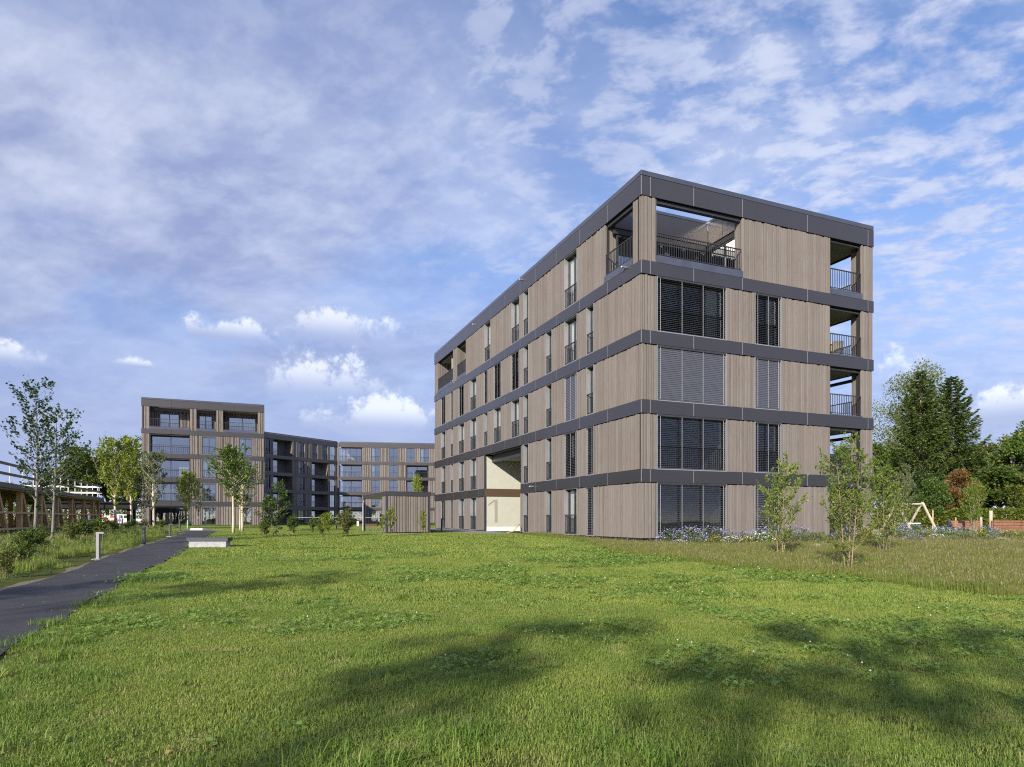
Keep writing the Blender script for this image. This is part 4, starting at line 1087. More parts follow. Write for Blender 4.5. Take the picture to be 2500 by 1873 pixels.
# woodland
f1 = big_tree_data(301, 14, 11, 9000, .42, 'leaf_forest'); f2 = big_tree_data(302, 13, 12, 9000, .42, 'leaf_olive'); f3 = big_tree_data(303, 12, 10, 9000, .40, 'leaf_dark')
f4 = big_tree_data(304, 9, 8, 8000, .34, 'leaf_mid', .1); fc = big_tree_data(305, 9.5, 8, 9000, .32, 'leaf_copper', .12); fw = big_tree_data(306, 22, 14, 13000, .30, 'leaf_grey', .2, 'bark_grey', 60)
def wood(px, dep, top, dat, H, lab, sx=1.0, rz=0.0, name='woodland_tree', group='woodland trees'):
    X = (px-1250)/1563*dep; h = (1266-top)*dep/1563+1.3-.42; s = h/H
    r = put_tree(name, lab, 'tree', X, dep, dat, s, rz, group); r.scale = (s*sx, s*sx, s); return r
wood(205, 92, 1094, f1, 14, 'dark green broad tree behind the carport roof', 1.1, .3)
wood(262, 98, 1100, f3, 12, 'dark tree filling the gap before the far block', 1.2, 1.3)
wood(160, 105, 1128, f2, 13, 'olive-brown tree behind the carport guard rails', 1.0, 2.0)
wood(305, 96, 1130, f1, 14, 'tree crown just left of the far block', .8, 2.2)
wood(100, 118, 1165, f3, 12, 'low dark tree seen between the two grey trunks', 1.1, .8)
wood(20, 112, 1180, f1, 14, 'low green tree behind the carport at the picture edge', 1.0, 1.8)
s1 = spruce_data(401, 21, 11.0); s2 = spruce_data(402, 20.5, 10.8)
wood(2248, 84, 902, s1, 21, 'tall dark spruce with straight trunk, left of the pair', 1.0, .0, 'spruce', None)
wood(2322, 86, 918, s2, 20.5, 'second spruce with long upswept branches on its open side', 1.12, 2.0, 'spruce', None)
wood(2240, 112, 872, fw, 22, 'pale airy broadleaf tree rising behind the spruces', .80, .4, 'tall_broadleaf_tree', None)
wood(2178, 104, 1060, f2, 13, 'bluish tree top at the corner of the large block', .7, .4)
wood(2130, 100, 1085, f1, 14, 'tree partly hidden behind the end of the large block', .9, .9)
wood(2415, 96, 1052, f2, 13, 'olive tree right of the spruces', 1.0, 1.4)
wood(2470, 90, 1066, f1, 14, 'broad green tree right of the olive one', 1.1, 2.4)
wood(2540, 96, 1030, f1, 14, 'tall tree at the right edge of the picture', 1.0, .7)
wood(2372, 100, 1090, f3, 12, 'dark tree between the spruces and the olive tree', 1.1, 3.1)
wood(2200, 90, 1125, f3, 12, 'dark tree below the left spruce', 1.0, 2.1)
wood(2262, 80, 1150, f3, 12, 'dark bluish tree under the spruces', .95, 1.7)
wood(2345, 70, 1146, fc, 9.5, 'copper-brown beech glowing among the green trees', .95, .5, 'copper_beech', None)
wood(2278, 66, 1158, f4, 9, 'fresh green small tree behind the swing', .7, 1.1)
wood(2440, 80, 1128, f4, 9, 'yellowish green tree right of the copper beech', 1.25, 1.9)
wood(2500, 78, 1140, f2, 13, 'dense olive tree at the right end of the hedge', 1.0, .4)
wood(2400, 86, 1130, f1, 14, 'shaded green tree behind the copper beech', .9, 4.0)
wood(2050, 100, 1092, f1, 14, 'green tree seen through the end loggias', .9, 2.9)
wood(2088, 92, 1110, f3, 12, 'dark tree seen through the lower end loggias', .9, .9)
wood(2600, 84, 1090, f3, 12, 'dark tree closing the right edge', 1.2, .2)
wood(1118, 150, 1240, f1, 14, 'low tree in the far gap beside the large block', 1.0, .2)
# clipped hedge
def hedge(x0, x1, y, h, d, n, seed, lab):
    rg = np.random.default_rng(seed); P = np.stack([rg.uniform(x0, x1, n), y+rg.uniform(-d/2, d/2, n), rg.random(n)*h], 1)
    m = rg.random(n); P[m < .55, 1] = y-d/2+rg.normal(0, .10, (m < .55).sum()); P[m > .8, 2] = h+rg.normal(0, .09, (m > .8).sum())
    P[:, 1] += .15*np.sin(P[:, 0]*1.3)+.1*np.sin(P[:, 0]*3.1+P[:, 2])
    r = empty('hedge', ((x0+x1)/2, y, tz(y)), 0); tag(r, lab, 'hedge'); P[:, 0] -= (x0+x1)/2; P[:, 1] -= y
    link('foliage', leaf_mesh('foliage', P, .26, 'leaf_hedge', seed, None, .7), r)
    t = MB().mat('bark'); rr = random.Random(seed)
    for _ in range(int((x1-x0)/.7)):
        x = rr.uniform(x0, x1)-(x0+x1)/2; t.tube([(x, 0, 0), (x+.1, .05, h*.6), (x-.1, 0, h*.92)], [.05, .035, .01], 5)
    t.build('trunk', r)
hedge(24, 66, 66, 1.75, 1.2, 28000, 501, 'long clipped hornbeam hedge behind the playground')
hedge(23, 38, 71, 4.2, 1.6, 14000, 504, 'tall hedge beyond the end of the large block')
hedge(-82, -46, 92, 2.6, 1.6, 14000, 503, 'dark hedge behind the carport and the parked car')
hedge(56, 76, 72, 4.4, 1.6, 16000, 502, 'taller yellow-green hedge at the right edge')
# trees standing behind and beside the photographer; their shadows lie on the lawn
sh1 = big_tree_data(601, 12, 2.4, 300, .24, 'leaf_mid', .80, 'bark', 20, .80, .25); sh2 = big_tree_data(602, 12, 2.8, 330, .24, 'leaf_mid', .80, 'bark', 24, .80, .25)
for x, y, dat, s, rz, lab in ((-9.7, -14.8, sh1, 1.0, .3, 'young tree behind the camera whose shadow falls on the middle of the lawn'),
                              (-7.5, -15.3, sh2, 1.0, 1.3, 'young tree behind the camera shading the right foreground'),
                              (-6.0, -16.9, sh2, 1.05, 2.6, 'second young tree behind the camera shading the right foreground'),
                              (-14.6, -8.6, sh2, 1.0, 2.2, 'young tree beside the path, out of frame, shading the lawn edge'),
                              (-17.4, -8.4, sh1, .95, .9, 'young tree left of the path, out of frame, striping the asphalt')):
    put_tree('shade_tree', lab, 'tree', x, y, dat, s, rz, 'young trees on the near side of the path')

# ------------------------------------------------------------------ grass, clover, meadow
HID = bpy.data.collections.new('plant_stock')          # stock for the scattered grass, not linked to the scene
def blade_patch(name, n, size, h0, h1, w, lean, mat, seed, heads=0, hmat='seed_head', clump=0.0):
    rg = np.random.default_rng(seed); bx = rg.uniform(-size/2, size/2, (n, 2))
    if clump:
        c = rg.uniform(-size/2, size/2, (max(3, n//14), 2)); bx = c[rg.integers(0, len(c), n)]+rg.normal(0, clump, (n, 2))
    az = rg.uniform(0, 2*np.pi, n); h = rg.uniform(h0, h1, n); ln = np.abs(rg.normal(0, lean, n))*h; ww = w*rg.uniform(.6, 1.3, n)
    ox, oy = np.cos(az), np.sin(az); px, py = -oy*ww/2, ox*ww/2; z = np.zeros(n)
    V = np.empty((n, 5, 3))
    V[:, 0] = np.stack([bx[:, 0]-px, bx[:, 1]-py, z-.01], 1); V[:, 1] = np.stack([bx[:, 0]+px, bx[:, 1]+py, z-.01], 1)
    V[:, 2] = np.stack([bx[:, 0]+px*.8+ox*ln*.35, bx[:, 1]+py*.8+oy*ln*.35, h*.6], 1); V[:, 3] = np.stack([bx[:, 0]-px*.8+ox*ln*.35, bx[:, 1]-py*.8+oy*ln*.35, h*.6], 1)
    V[:, 4] = np.stack([bx[:, 0]+ox*ln, bx[:, 1]+oy*ln, h*(1-.25*np.minimum(1, ln/h))], 1)
    verts = V.reshape(-1, 3).tolist(); faces = []; rn = []; mi = []
    r0 = rg.random(n)
    for i in range(n): k = i*5; faces += [(k, k+1, k+2, k+3), (k+3, k+2, k+4)]; rn += [r0[i]]*2; mi += [0, 0]
    for i in range(heads):
        j = rg.integers(0, n); t = V[j, 4]; k = len(verts); L = rg.uniform(.05, .10); q = .008
        d = np.array((ox[j], oy[j], 0))*.4*L; s = np.array((-oy[j], ox[j], 0))*q
        verts += [(t-s*.3).tolist(), (t+s*1.4+d*.4+np.array((0, 0, L*.45))).tolist(), (t+d+np.array((0, 0, L))).tolist(), (t-s*1.4+d*.4+np.array((0, 0, L*.45))).tolist()]
        faces.append((k, k+1, k+2, k+3)); rn.append(rg.random()); mi.append(1)
    me = bpy.data.meshes.new(name); me.from_pydata(verts, [], faces); me.materials.append(MATS[mat]); me.materials.append(MATS[hmat])
    me.polygons.foreach_set('material_index', mi); a = me.attributes.new('rnd', 'FLOAT', 'FACE'); a.data.foreach_set('value', rn); me.update()
    o = bpy.data.objects.new(name, me); HID.objects.link(o); return o
def leaf_patch(name, n, size, z0, z1, ls, mat, seed, trio=True, flowers=0, fmat='petal_white'):
    rg = np.random.default_rng(seed); verts = []; faces = []; rn = []; mi = []
    for i in range(n):
        c = np.array((rg.normal(0, size*.28), rg.normal(0, size*.28), rg.uniform(z0, z1))); a0 = rg.uniform(0, 6.28); r = rg.random(); s = ls*rg.uniform(.7, 1.3)
        tx, ty = rg.normal(0, .35, 2)
        for q in range(3 if trio else 1):
            a = a0+q*2.094; d = np.array((np.cos(a), np.sin(a), 0)); e = np.array((-d[1], d[0], 0)); k = len(verts)
            def P(u, v):
                p = d*u+e*v; p[2] = p[0]*tx+p[1]*ty; return (c+p).tolist()
            verts += [P(0, 0), P(s*.75, s*.52), P(s*1.08, 0), P(s*.75, -s*.52)]; faces.append((k, k+1, k+2, k+3)); rn.append(r); mi.append(0)
    for i in range(flowers):
        c = np.array((rg.normal(0, size*.28), rg.normal(0, size*.28), z1+rg.uniform(.0, .03))); k = len(verts); s = .0085
        for a in range(6): verts.append((c+np.array((np.cos(a*1.047)*s, np.sin(a*1.047)*s, 0))).tolist())
        verts += [(c+np.array((0, 0, s*1.3))).tolist(), (c-np.array((0, 0, s))).tolist()]
        for a in range(6): faces += [(k+a, k+(a+1) % 6, k+6), (k+(a+1) % 6, k+a, k+7)]; rn += [.5, .5]; mi += [1, 1]
    me = bpy.data.meshes.new(name); me.from_pydata(verts, [], faces); me.materials.append(MATS[mat]); me.materials.append(MATS[fmat])
    me.polygons.foreach_set('material_index', mi); a = me.attributes.new('rnd', 'FLOAT', 'FACE'); a.data.foreach_set('value', rn); me.update()
    o = bpy.data.objects.new(name, me); HID.objects.link(o); return o

def scatter(name, pts, stock, label, cat):
    """pts: (x, y, z, turn, scale, which) ; one object whose geometry nodes place the tufts"""
    me = bpy.data.meshes.new(name); me.from_pydata([p[:3] for p in pts], [], [])
    for n, k, t in (('turn', 3, 'FLOAT'), ('size', 4, 'FLOAT'), ('which', 5, 'INT')):
        a = me.attributes.new(n, t, 'POINT'); a.data.foreach_set('value', [p[k] for p in pts])
    o = link(name, me); tag(o, label, cat, kind='stuff')
    col = bpy.data.collections.new(name+'_stock')
    for s in stock: col.objects.link(s)
    ng = bpy.data.node_groups.new(name, 'GeometryNodeTree'); ng.interface.new_socket('Geometry', in_out='INPUT', socket_type='NodeSocketGeometry'); ng.interface.new_socket('Geometry', in_out='OUTPUT', socket_type='NodeSocketGeometry')
    N = ng.nodes; Lk = ng.links; gi = N.new('NodeGroupInput'); go = N.new('NodeGroupOutput'); ip = N.new('GeometryNodeInstanceOnPoints'); ci = N.new('GeometryNodeCollectionInfo')
    ci.inputs['Collection'].default_value = col; ci.inputs['Separate Children'].default_value = True; ci.inputs['Reset Children'].default_value = True
    def na(n, t): x = N.new('GeometryNodeInputNamedAttribute'); x.data_type = t; x.inputs['Name'].default_value = n; return x.outputs['Attribute']
    cb = N.new('ShaderNodeCombineXYZ'); Lk.new(na('turn', 'FLOAT'), cb.inputs[2]); e2 = N.new('FunctionNodeEulerToRotation'); Lk.new(cb.outputs[0], e2.inputs[0])
    Lk.new(gi.outputs[0], ip.inputs['Points']); Lk.new(ci.outputs[0], ip.inputs['Instance']); ip.inputs['Pick Instance'].default_value = True
    Lk.new(na('which', 'INT'), ip.inputs['Instance Index']); Lk.new(e2.outputs[0], ip.inputs['Rotation']); Lk.new(na('size', 'FLOAT'), ip.inputs['Scale']); Lk.new(ip.outputs[0], go.inputs[0])
    md = o.modifiers.new('scatter', 'NODES'); md.node_group = ng
    return o

MEADOW = [unproject(*p) for p in ((1500, 1348), (1665, 1370), (1823, 1391), (1941, 1404), (2088, 1414), (2170, 1425), (2500, 1467))]
MEADOW = [to_world(-.9, 11.0), to_world(-.9, 4.0)]+MEADOW+[(MEADOW[-1][0]+6, MEADOW[-1][1]-3.2)]
def in_poly(x, y, poly):
    c = False; j = len(poly)-1
    for i in range(len(poly)):
        xi, yi = poly[i]; xj, yj = poly[j]
        if (yi > y) != (yj > y) and x < (xj-xi)*(y-yi)/(yj-yi)+xi: c = not c
        j = i
    return c
MPOLY = MEADOW+[(60, 8), (60, 36), (30, 36.5), to_world(13.9, -.4), to_world(-.2, -.4), to_world(-.3, 11.0)]
BED = [to_world(.9, -2.6), to_world(.9, -.3), to_world(13.6, -.3), (22, 33.5), (44, 35), (44, 31), (24, 29), to_world(13.0, -3.2)]
def in_block(x, y):
    for (lx, ly, du, dv) in ((AX, AY, LU, LV), (-44.2, 76.3, 14, 30), (-7.35, 37.4, SU, SV)):
        a, b = x-lx, y-ly; u = a*math.cos(AROT)+b*math.sin(AROT); v = -a*math.sin(AROT)+b*math.cos(AROT)
        if -.25 < u < du+.2 and -.25 < v < dv+.2: return True
    a, b = x-AX, y-AY; u = a*math.cos(AROT)+b*math.sin(AROT); v = -a*math.sin(AROT)+b*math.cos(AROT)
    return -3.05 < u < 0 and 11.4 < v < 40.6
def on_path(x, y, m=0.0):
    if y > Ye+2.4 or y < -.5: return False
    if y >= Ye-.05: return -36 < x < -8
    return edge_at(PL, y)-m < x < edge_at(PR, y)+m*.2
def left_of_path(x, y): return y < Ye and x < edge_at(PL, y)
rg = random.Random(77)
def nz(x, y, s, ph=0.0):
    return .5+.25*(math.sin(x*s+ph+1.7*math.sin(y*s*.6+ph))+math.sin(y*s*1.13+2.1*ph+1.3*math.sin(x*s*.8)))
def grid(y0, y1, step, ok, margin=1.2):
    out = []; y = y0
    while y < y1:
        x = -(.86*y+margin)
        while x < .86*y+margin:
            a = x+rg.uniform(-.5, .5)*step; b = y+rg.uniform(-.5, .5)*step
            if ok(a, b): out.append((a, b))
            x += step
        y += step
    return out
lawn_ok = lambda x, y: not on_path(x, y, .12) and not left_of_path(x, y) and not in_poly(x, y, MPOLY) and not in_poly(x, y, BED) and not in_block(x, y)
near = [blade_patch('lawn_tuft', 950, .5, .015, .040, .0044, 1.1, 'grass', 700+i) for i in range(5)]
mid = [blade_patch('lawn_tuft', 1100, 1.0, .018, .05, .010, .75, 'grass', 710+i) for i in range(4)]
far = [blade_patch('lawn_tuft', 1100, 2.0, .03, .07, .026, .7, 'grass', 720+i) for i in range(3)]
rough = [blade_patch('rough_tuft', 150, .45, .045, .12, .0075, .9, 'grass_deep', 730+i, 0, 'seed_head', .05) for i in range(5)]
P = []
for x, y in grid(2.4, 9.5, .30, lawn_ok): P.append((x, y, tz(y), rg.uniform(0, 6.28), rg.uniform(.8, 1.2), rg.randrange(5)))
yy = 9.0
while yy < Ye-.3:          # close turf right up to the path
    for _ in range(4):
        x = edge_at(PR, yy)+.22+rg.random()*1.1; y = yy+rg.uniform(-.15, .15)
        if lawn_ok(x, y): P.append((x, y, tz(y), rg.uniform(0, 6.28), rg.uniform(.9, 1.2), rg.randrange(5)))
    yy += .28
o = scatter('lawn_grass', P, near, 'short mown lawn grass in the foreground', 'grass')
P = []
for x, y in grid(9.3, 21, .66, lawn_ok):
    if x-edge_at(PR, y) < .62: continue
    P.append((x, y, tz(y), rg.uniform(0, 6.28), rg.uniform(.85, 1.15), rg.randrange(4)))
scatter('lawn_grass', P, mid, 'short mown lawn grass of the middle ground', 'grass')
P = []
for x, y in grid(20.5, 74, 1.3, lawn_ok):
    if (y > 48 and x > 20) or (y < Ye and x-edge_at(PR, y) < 1.15): continue
    P.append((x, y, tz(y), rg.uniform(0, 6.28), rg.uniform(.9, 1.2), rg.randrange(3)))
scatter('lawn_grass', P, far, 'mown lawn grass stretching to the buildings', 'grass')
P = []
for x, y in grid(2.2, 16, .30, lawn_ok):
    e = x-edge_at(PR, y)
    pr_ = 00.03+.65*max(0, 1-(y-2.2)/1.4)+.45*max(0, 1-e/1.4)*(1 if y < 14 else .6)+.35*(nz(x, y, .8, 2.0) > .62)*(x < 0)*(y < 8)
    if rg.random() < pr_: P.append((x, y, tz(y), rg.uniform(0, 6.28), rg.uniform(.6, 1.15), rg.randrange(5)))
scatter('rough_grass', P, rough, 'coarser uncut grass tufts at the front and along the path', 'grass')
clv = [leaf_patch('clover_tuft', 46, .42, .03, .075, .017, 'clover', 740+i, True, 0) for i in range(3)]+[leaf_patch('clover_tuft', 40, .42, .03, .075, .017, 'clover', 745, True, 1)]
P = []
for x, y in grid(4.0, 24, .30, lawn_ok):
    c = nz(x*.9, y, .9, .4)*.55+nz(x, y*.9, 2.3, 1.1)*.45
    w = .61-.11*min(1, max(0, (x+1)/4))+(.25 if y < 5.2 else 0)+(.10 if x < -3 else 0)
    if c > w and rg.random() < .85: P.append((x, y, tz(y), rg.uniform(0, 6.28), rg.uniform(.75, 1.25)*(1 if y < 12 else 1.25), 3 if rg.random() < (.05 if x < 0 else .16) else rg.randrange(3)))
scatter('clover', P, clv, 'patches of clover with white flower heads in the lawn', 'clover')
weed = [leaf_patch('plantain', 9, .14, .02, .05, .042, 'clover', 750+i, False) for i in range(2)]+[blade_patch('plantain', 16, .10, .08, .20, .022, .8, 'grass', 752)]
P = []
for x, y in grid(2.6, 12, .75, lawn_ok):
    if rg.random() < .22: P.append((x, y, tz(y), rg.uniform(0, 6.28), rg.uniform(.6, 1.1), rg.randrange(3)))
scatter('lawn_weeds', P, weed, 'broad-leaved weeds dotted through the lawn', 'weeds')
fl_ = [leaf_patch('fallen_leaf', 3, .5, .03, .05, .028, 'leaf_fallen', 755+i, False) for i in range(3)]
P = []
for x, y in grid(2.6, 30, .9, lambda x, y: not in_poly(x, y, MPOLY) and not in_block(x, y)):
    pth = on_path(x, y)
    if rg.random() < (.5 if pth else .12): P.append((x, y, tz(y)-(.005 if pth else 0), rg.uniform(0, 6.28), rg.uniform(.7, 1.1), rg.randrange(3)))
scatter('fallen_leaves', P, fl_, 'scattered dry leaves on the path and lawn', 'leaves')
# meadow on the right
tall = [blade_patch('meadow_tuft', 520, .8, .08, .30, .007, .6, 'grass_tall', 760+i, 26) for i in range(4)]
mead_ok = lambda x, y: in_poly(x, y, MPOLY) and not in_poly(x, y, BED) and not in_block(x, y)
P = []
for x, y in grid(8.5, 36, .42, mead_ok, 2):
    sc_ = rg.uniform(.65, 1.1)*(1 if x > 14 else .85)
    P.append((x, y, tz(y), rg.uniform(0, 6.28), sc_, rg.randrange(4)))
scatter('meadow_grass', P, tall, 'tall brownish meadow grass with seed heads beside the mown lawn', 'grass')
# weeds and tall grass left of the path
vg = [blade_patch('verge_tuft', 330, .8, .10, .42, .010, .55, 'grass', 770+i, 25) for i in range(3)]+[leaf_patch('verge_tuft', 120, .8, .05, .32, .05, 'stem_green', 775+i, False, 0) for i in range(2)]
low_ = [leaf_patch('verge_tuft', 150, .7, .02, .14, .05, 'stem_green', 778+i, False, 0) for i in range(2)]
left_ok = lambda x, y: left_of_path(x, y) and not on_path(x, y, .35) and x > -.86*y-3 and y < 58
P = []
for x, y in grid(7.0, 58, .62, left_ok, 3):
    e = edge_at(PL, y)-x
    if y > 30 and rg.random() < .35: continue
    k = rg.randrange(5) if e > 1.0 else rg.choice((5, 6, 0, 3)); s_ = (.45 if e < .9 else .8 if e < 2 else 1.15)*rg.uniform(.7, 1.2)
    P.append((x, y, tz(y), rg.uniform(0, 6.28), s_, k))
scatter('verge_grass', P, vg+low_, 'tall weeds and grass left of the path', 'grass')
# ------------------------------------------------------------------ flower bed
def perennial(seed, w, h, petal, leafm, nf, nl, fs):
    rg = np.random.default_rng(seed)
    q = rg.normal(size=(nl, 3)); q /= np.linalg.norm(q, axis=1)[:, None]; q[:, 2] = np.abs(q[:, 2]); rad = rg.random((nl, 1))**.5
    P = q*rad*np.array((w/2, w/2, h*.9)); fol = leaf_mesh('foliage', P, .10, leafm, seed, q+np.array((0, 0, .6)), .32, 0, .5)
    fl = None
    if nf:
        q = rg.normal(size=(nf, 3)); q /= np.linalg.norm(q, axis=1)[:, None]; q[:, 2] = np.abs(q[:, 2])*.9+.12
        P = q*rg.uniform(.86, 1.05, (nf, 1))*np.array((w/2, w/2, h)); fl = leaf_mesh('blossom', P, fs, petal, seed+1, None, 1.0, 0, .5, True)
    return fol, fl
kinds = {'lilac': perennial(801, 1.2, .62, 'petal_lilac', 'stem_green', 330, 620, .055), 'white': perennial(803, 1.1, .42, 'petal_white', 'stem_green', 420, 420, .05),
         'yellow': perennial(805, .8, .45, 'petal_yellow', 'leaf_mid', 210, 420, .045), 'green': perennial(807, 1.1, .45, None, 'leaf_grey', 0, 800, .05),
         'gold': perennial(809, .9, .6, 'petal_yellow', 'leaf_olive', 230, 420, .05)}
WORD = {'lilac': 'lilac aster', 'white': 'white aster', 'yellow': 'yellow flowering', 'green': 'grey-green leafy', 'gold': 'tall golden flowering'}
def clump(k, x, y, s, rz, lab):
    r = empty('flower_clump', (x, y, tz(y)), rz); r.scale = (s, s, s); tag(r, lab, 'flowers', 'clumps in the flower bed')
    link('foliage', kinds[k][0], r)
    if kinds[k][1]: link('blossom', kinds[k][1], r)
rp = random.Random(9)
# along the facade: (u, distance from wall, kind, size, where)
spots = [(1.0, .7, 'lilac', 1.0, 'lilac asters nearest the block corner under the wide blind'), (1.9, .75, 'lilac', 1.1, 'second lilac aster clump under the wide blind'), (2.9, .8, 'lilac', 1.05, 'third lilac aster clump under the wide blind'),
         (3.7, .8, 'lilac', .95, 'fourth lilac aster clump under the wide blind'), (4.6, .85, 'lilac', .8, 'lilac asters at the edge of the wide blind'), (.8, 1.5, 'white', .55, 'small white asters at the block corner'),
         (1.6, 1.6, 'green', .7, 'green clump at the start of the bed'), (2.4, 1.7, 'yellow', .8, 'small yellow flowers near the start of the bed'), (3.2, 1.8, 'white', .8, 'loose white asters near the start of the bed'),
         (3.5, 2.2, 'yellow', .75, 'low yellow flowers before the loose white asters'), (4.3, 2.2, 'white', 1.15, 'broad bright white aster cushion at the front of the bed'), (4.9, 2.7, 'yellow', .85, 'yellow flowers in front of the white cushion'),
         (5.6, 2.0, 'green', 1.0, 'grey-green clump right of the white cushion'), (6.3, 2.5, 'green', 1.0, 'second grey-green clump right of the white cushion'), (5.6, 1.0, 'lilac', .95, 'lilac asters in front of the boards between the windows'),
         (6.5, .9, 'lilac', 1.15, 'tall lilac asters below the narrow window'), (6.3, 1.7, 'lilac', .8, 'low lilac asters before the tall ones'), (7.6, 1.0, 'lilac', 1.0, 'lilac asters behind the slender young tree'),
         (7.5, 2.0, 'green', 1.1, 'dark leafy clump at the foot of the slender young tree'), (8.7, 2.4, 'green', .9, 'leafy clump right of the slender young tree'), (9.5, 1.8, 'lilac', .9, 'lilac asters between the two young trees'),
         (10.3, 2.2, 'gold', 1.0, 'golden flowers between the two young trees'), (10.9, 2.5, 'white', .85, 'white asters before the end loggia'), (11.6, 1.2, 'lilac', .9, 'lilac asters under the end loggia'),
         (12.4, 1.6, 'gold', .9, 'golden flowers under the end loggia'), (13.2, 1.6, 'lilac', 1.0, 'lilac asters at the far corner of the block'), (13.0, 2.8, 'green', 1.1, 'leafy clump at the far corner of the block'), (8.6, 1.0, 'green', .9, 'leafy clump against the boards right of the narrow window')]
for (u, d, k, s, lab) in spots:
    x, y = to_world(u, -d); clump(k, x, y, s*1.15, rp.uniform(0, 6), lab)
right = [(2180, 31, 'lilac', 1.0, 'lilac asters beside the bushy young tree'), (2222, 33, 'lilac', 1.2, 'lilac asters in front of the swing'), (2205, 28.5, 'green', 1.2, 'grey-green mound before the swing'), (2240, 29, 'green', 1.2, 'second grey-green mound before the swing'),
         (2232, 26.5, 'lilac', .8, 'low lilac asters at the foot of the mound'), (2270, 30, 'yellow', 1.0, 'yellow flowers right of the swing'), (2290, 28.5, 'white', .9, 'white asters right of the swing'), (2312, 29.5, 'lilac', 1.15, 'lilac asters below the lamp post'),
         (2330, 30, 'yellow', 1.0, 'yellow flowers below the lamp post'), (2318, 27.5, 'green', 1.0, 'leafy clump below the lamp post'), (2352, 31, 'lilac', 1.1, 'lilac asters before the red planks'), (2356, 28, 'green', 1.2, 'dark leafy mound before the red planks'), (2385, 30, 'gold', 1.0, 'golden flowers before the pale posts'),
         (2395, 28, 'yellow', 1.1, 'broad yellow clump before the pale posts'), (2412, 31, 'lilac', 1.1, 'lilac asters behind the yellow clump'), (2440, 29.5, 'lilac', .9, 'lilac asters near the right edge'), (2446, 27, 'white', .7, 'white asters near the right edge'), (2462, 29, 'gold', 1.0, 'golden flowers near the right edge'),
         (2420, 27.5, 'green', 1.0, 'leafy clump near the right edge'), (2490, 29, 'green', 1.1, 'leafy clump at the right edge of the picture'), (2280, 32.5, 'lilac', 1.0, 'lilac asters behind the white ones'), (2510, 27.5, 'yellow', 1.0, 'yellow flowers at the right edge of the picture')]
for (px, dep, k, s, lab) in right: clump(k, (px-1250)/1563*dep, dep, s*.95, rp.uniform(0, 6), lab)
# stones in the bed
for i, (px, dep, s) in enumerate(((2330, 26.6, .5), (1995, 24.5, .45), (2010, 25.4, .4))):
    rr_ = random.Random(i); b = MB().mat('concrete'); n = 9; pts = []; fs = []
    for k in range(4):
        for j in range(n):
            th = 6.283*j/n; r = s*(.5, .56, .42, .12)[k]*rr_.uniform(.8, 1.15); pts.append((r*math.cos(th), r*.7*math.sin(th), s*(-.05, .14, .28, .34)[k]))
    for k in range(3):
        for j in range(n): fs.append((k*n+j, k*n+(j+1) % n, (k+1)*n+(j+1) % n, (k+1)*n+j))
    fs.append(tuple(3*n+j for j in range(n))); b.add(pts, fs)
    o = b.build('boulder', None, False, ((px-1250)/1563*dep, dep, tz(dep)), i*1.1); tag(o, ('grey boulder below the dark mound near the red planks', 'larger grey boulder right of the leafy young tree', 'smaller grey boulder right of the leafy young tree')[i], 'boulder')

# ------------------------------------------------------------------ bench and bollard lamps
bx, by = unproject(506, 1337.5); bz = tz(by)
be = empty('bench', (bx, by, bz), R(2)); tag(be, 'concrete block bench with dark slatted top beside the path', 'bench')
MB().mat('concrete').box(-.70, .70, .02, .42, -.1, .25).build('base', be)
for i in range(5): MB().mat('lamp_dark').box(-.78, .78, -.02+i*.098, .068+i*.098, .345, .385).build('slat', be)
MB().mat('lamp_dark').box(-.77, .77, -.015, .46, .252, .343).build('seat_frame', be)
def bollard(px, base, top, mat, lab, side=1, depth=None, w=.085):
    if depth: Y = depth; X = (px-1250)/1563*Y
    else: X, Y = unproject(px, base)
    h = (1266-top)*Y/1563+1.3-tz(Y)
    r = empty('bollard_lamp', (X, Y, tz(Y)), R(0)); tag(r, lab, 'lamp', 'bollard lamps along the path')
    MB().mat(mat).box(-w/2, w/2, -w/2, w/2, -.1, h-.05).build('post', r); MB().mat(mat).box(-w/2-.002, w/2+.14 if side > 0 else w/2+.002, -w/2-.002, w/2+.002, h-.05, h).build('lamp_head', r)
    MB().mat('concrete').box(-.12, .12, -.12, .12, -.1, .02).build('foot', r)
bollard(240, 1366, 1299, 'lamp_grey', 'pale grey bollard lamp at the edge of the path')
bollard(351.5, 1331, 1283.5, 'lamp_dark', 'dark bollard lamp halfway along the path')
bollard(415, 1316, 1279, 'lamp_dark', 'third bollard lamp where the path narrows', depth=33.5)
bollard(438.5, 1299, 1269, 'lamp_dark', 'last bollard lamp before the cross path', depth=43)
bollard(822, 1290, 1271, 'lamp_dark', 'far bollard lamp beside the olive-brown shrub', depth=52)
bollard(1078, 1298, 1266, 'lamp_dark', 'bollard lamp by the ground-floor blinds near the shed', depth=43)
# small white block and green can at the far end of the path
o = MB().mat('white_paint').box(-.45, .45, -.3, .3, -.1, .14).build('kerb_block', None, False, ((484-1250)/1563*47.5, 47.5, tz(47.5))); tag(o, 'small white block lying at the end of the path', 'block')
wc = empty('watering_can', ((460-1250)/1563*70, 70, .42)); tag(wc, 'green watering can before the far block', 'watering can')
MB().mat('green_glass').tube([(0, 0, 0), (0, 0, .45)], [.28, .24], 14).build('body', wc); MB().mat('green_glass').tube([(.2, 0, .1), (.55, 0, .5)], [.05, .03], 8).build('spout', wc); MB().mat('green_glass').tube([(-.2, 0, .1), (-.42, 0, .35), (-.1, 0, .6), (.1, 0, .5)], .025, 6).build('handle', wc)
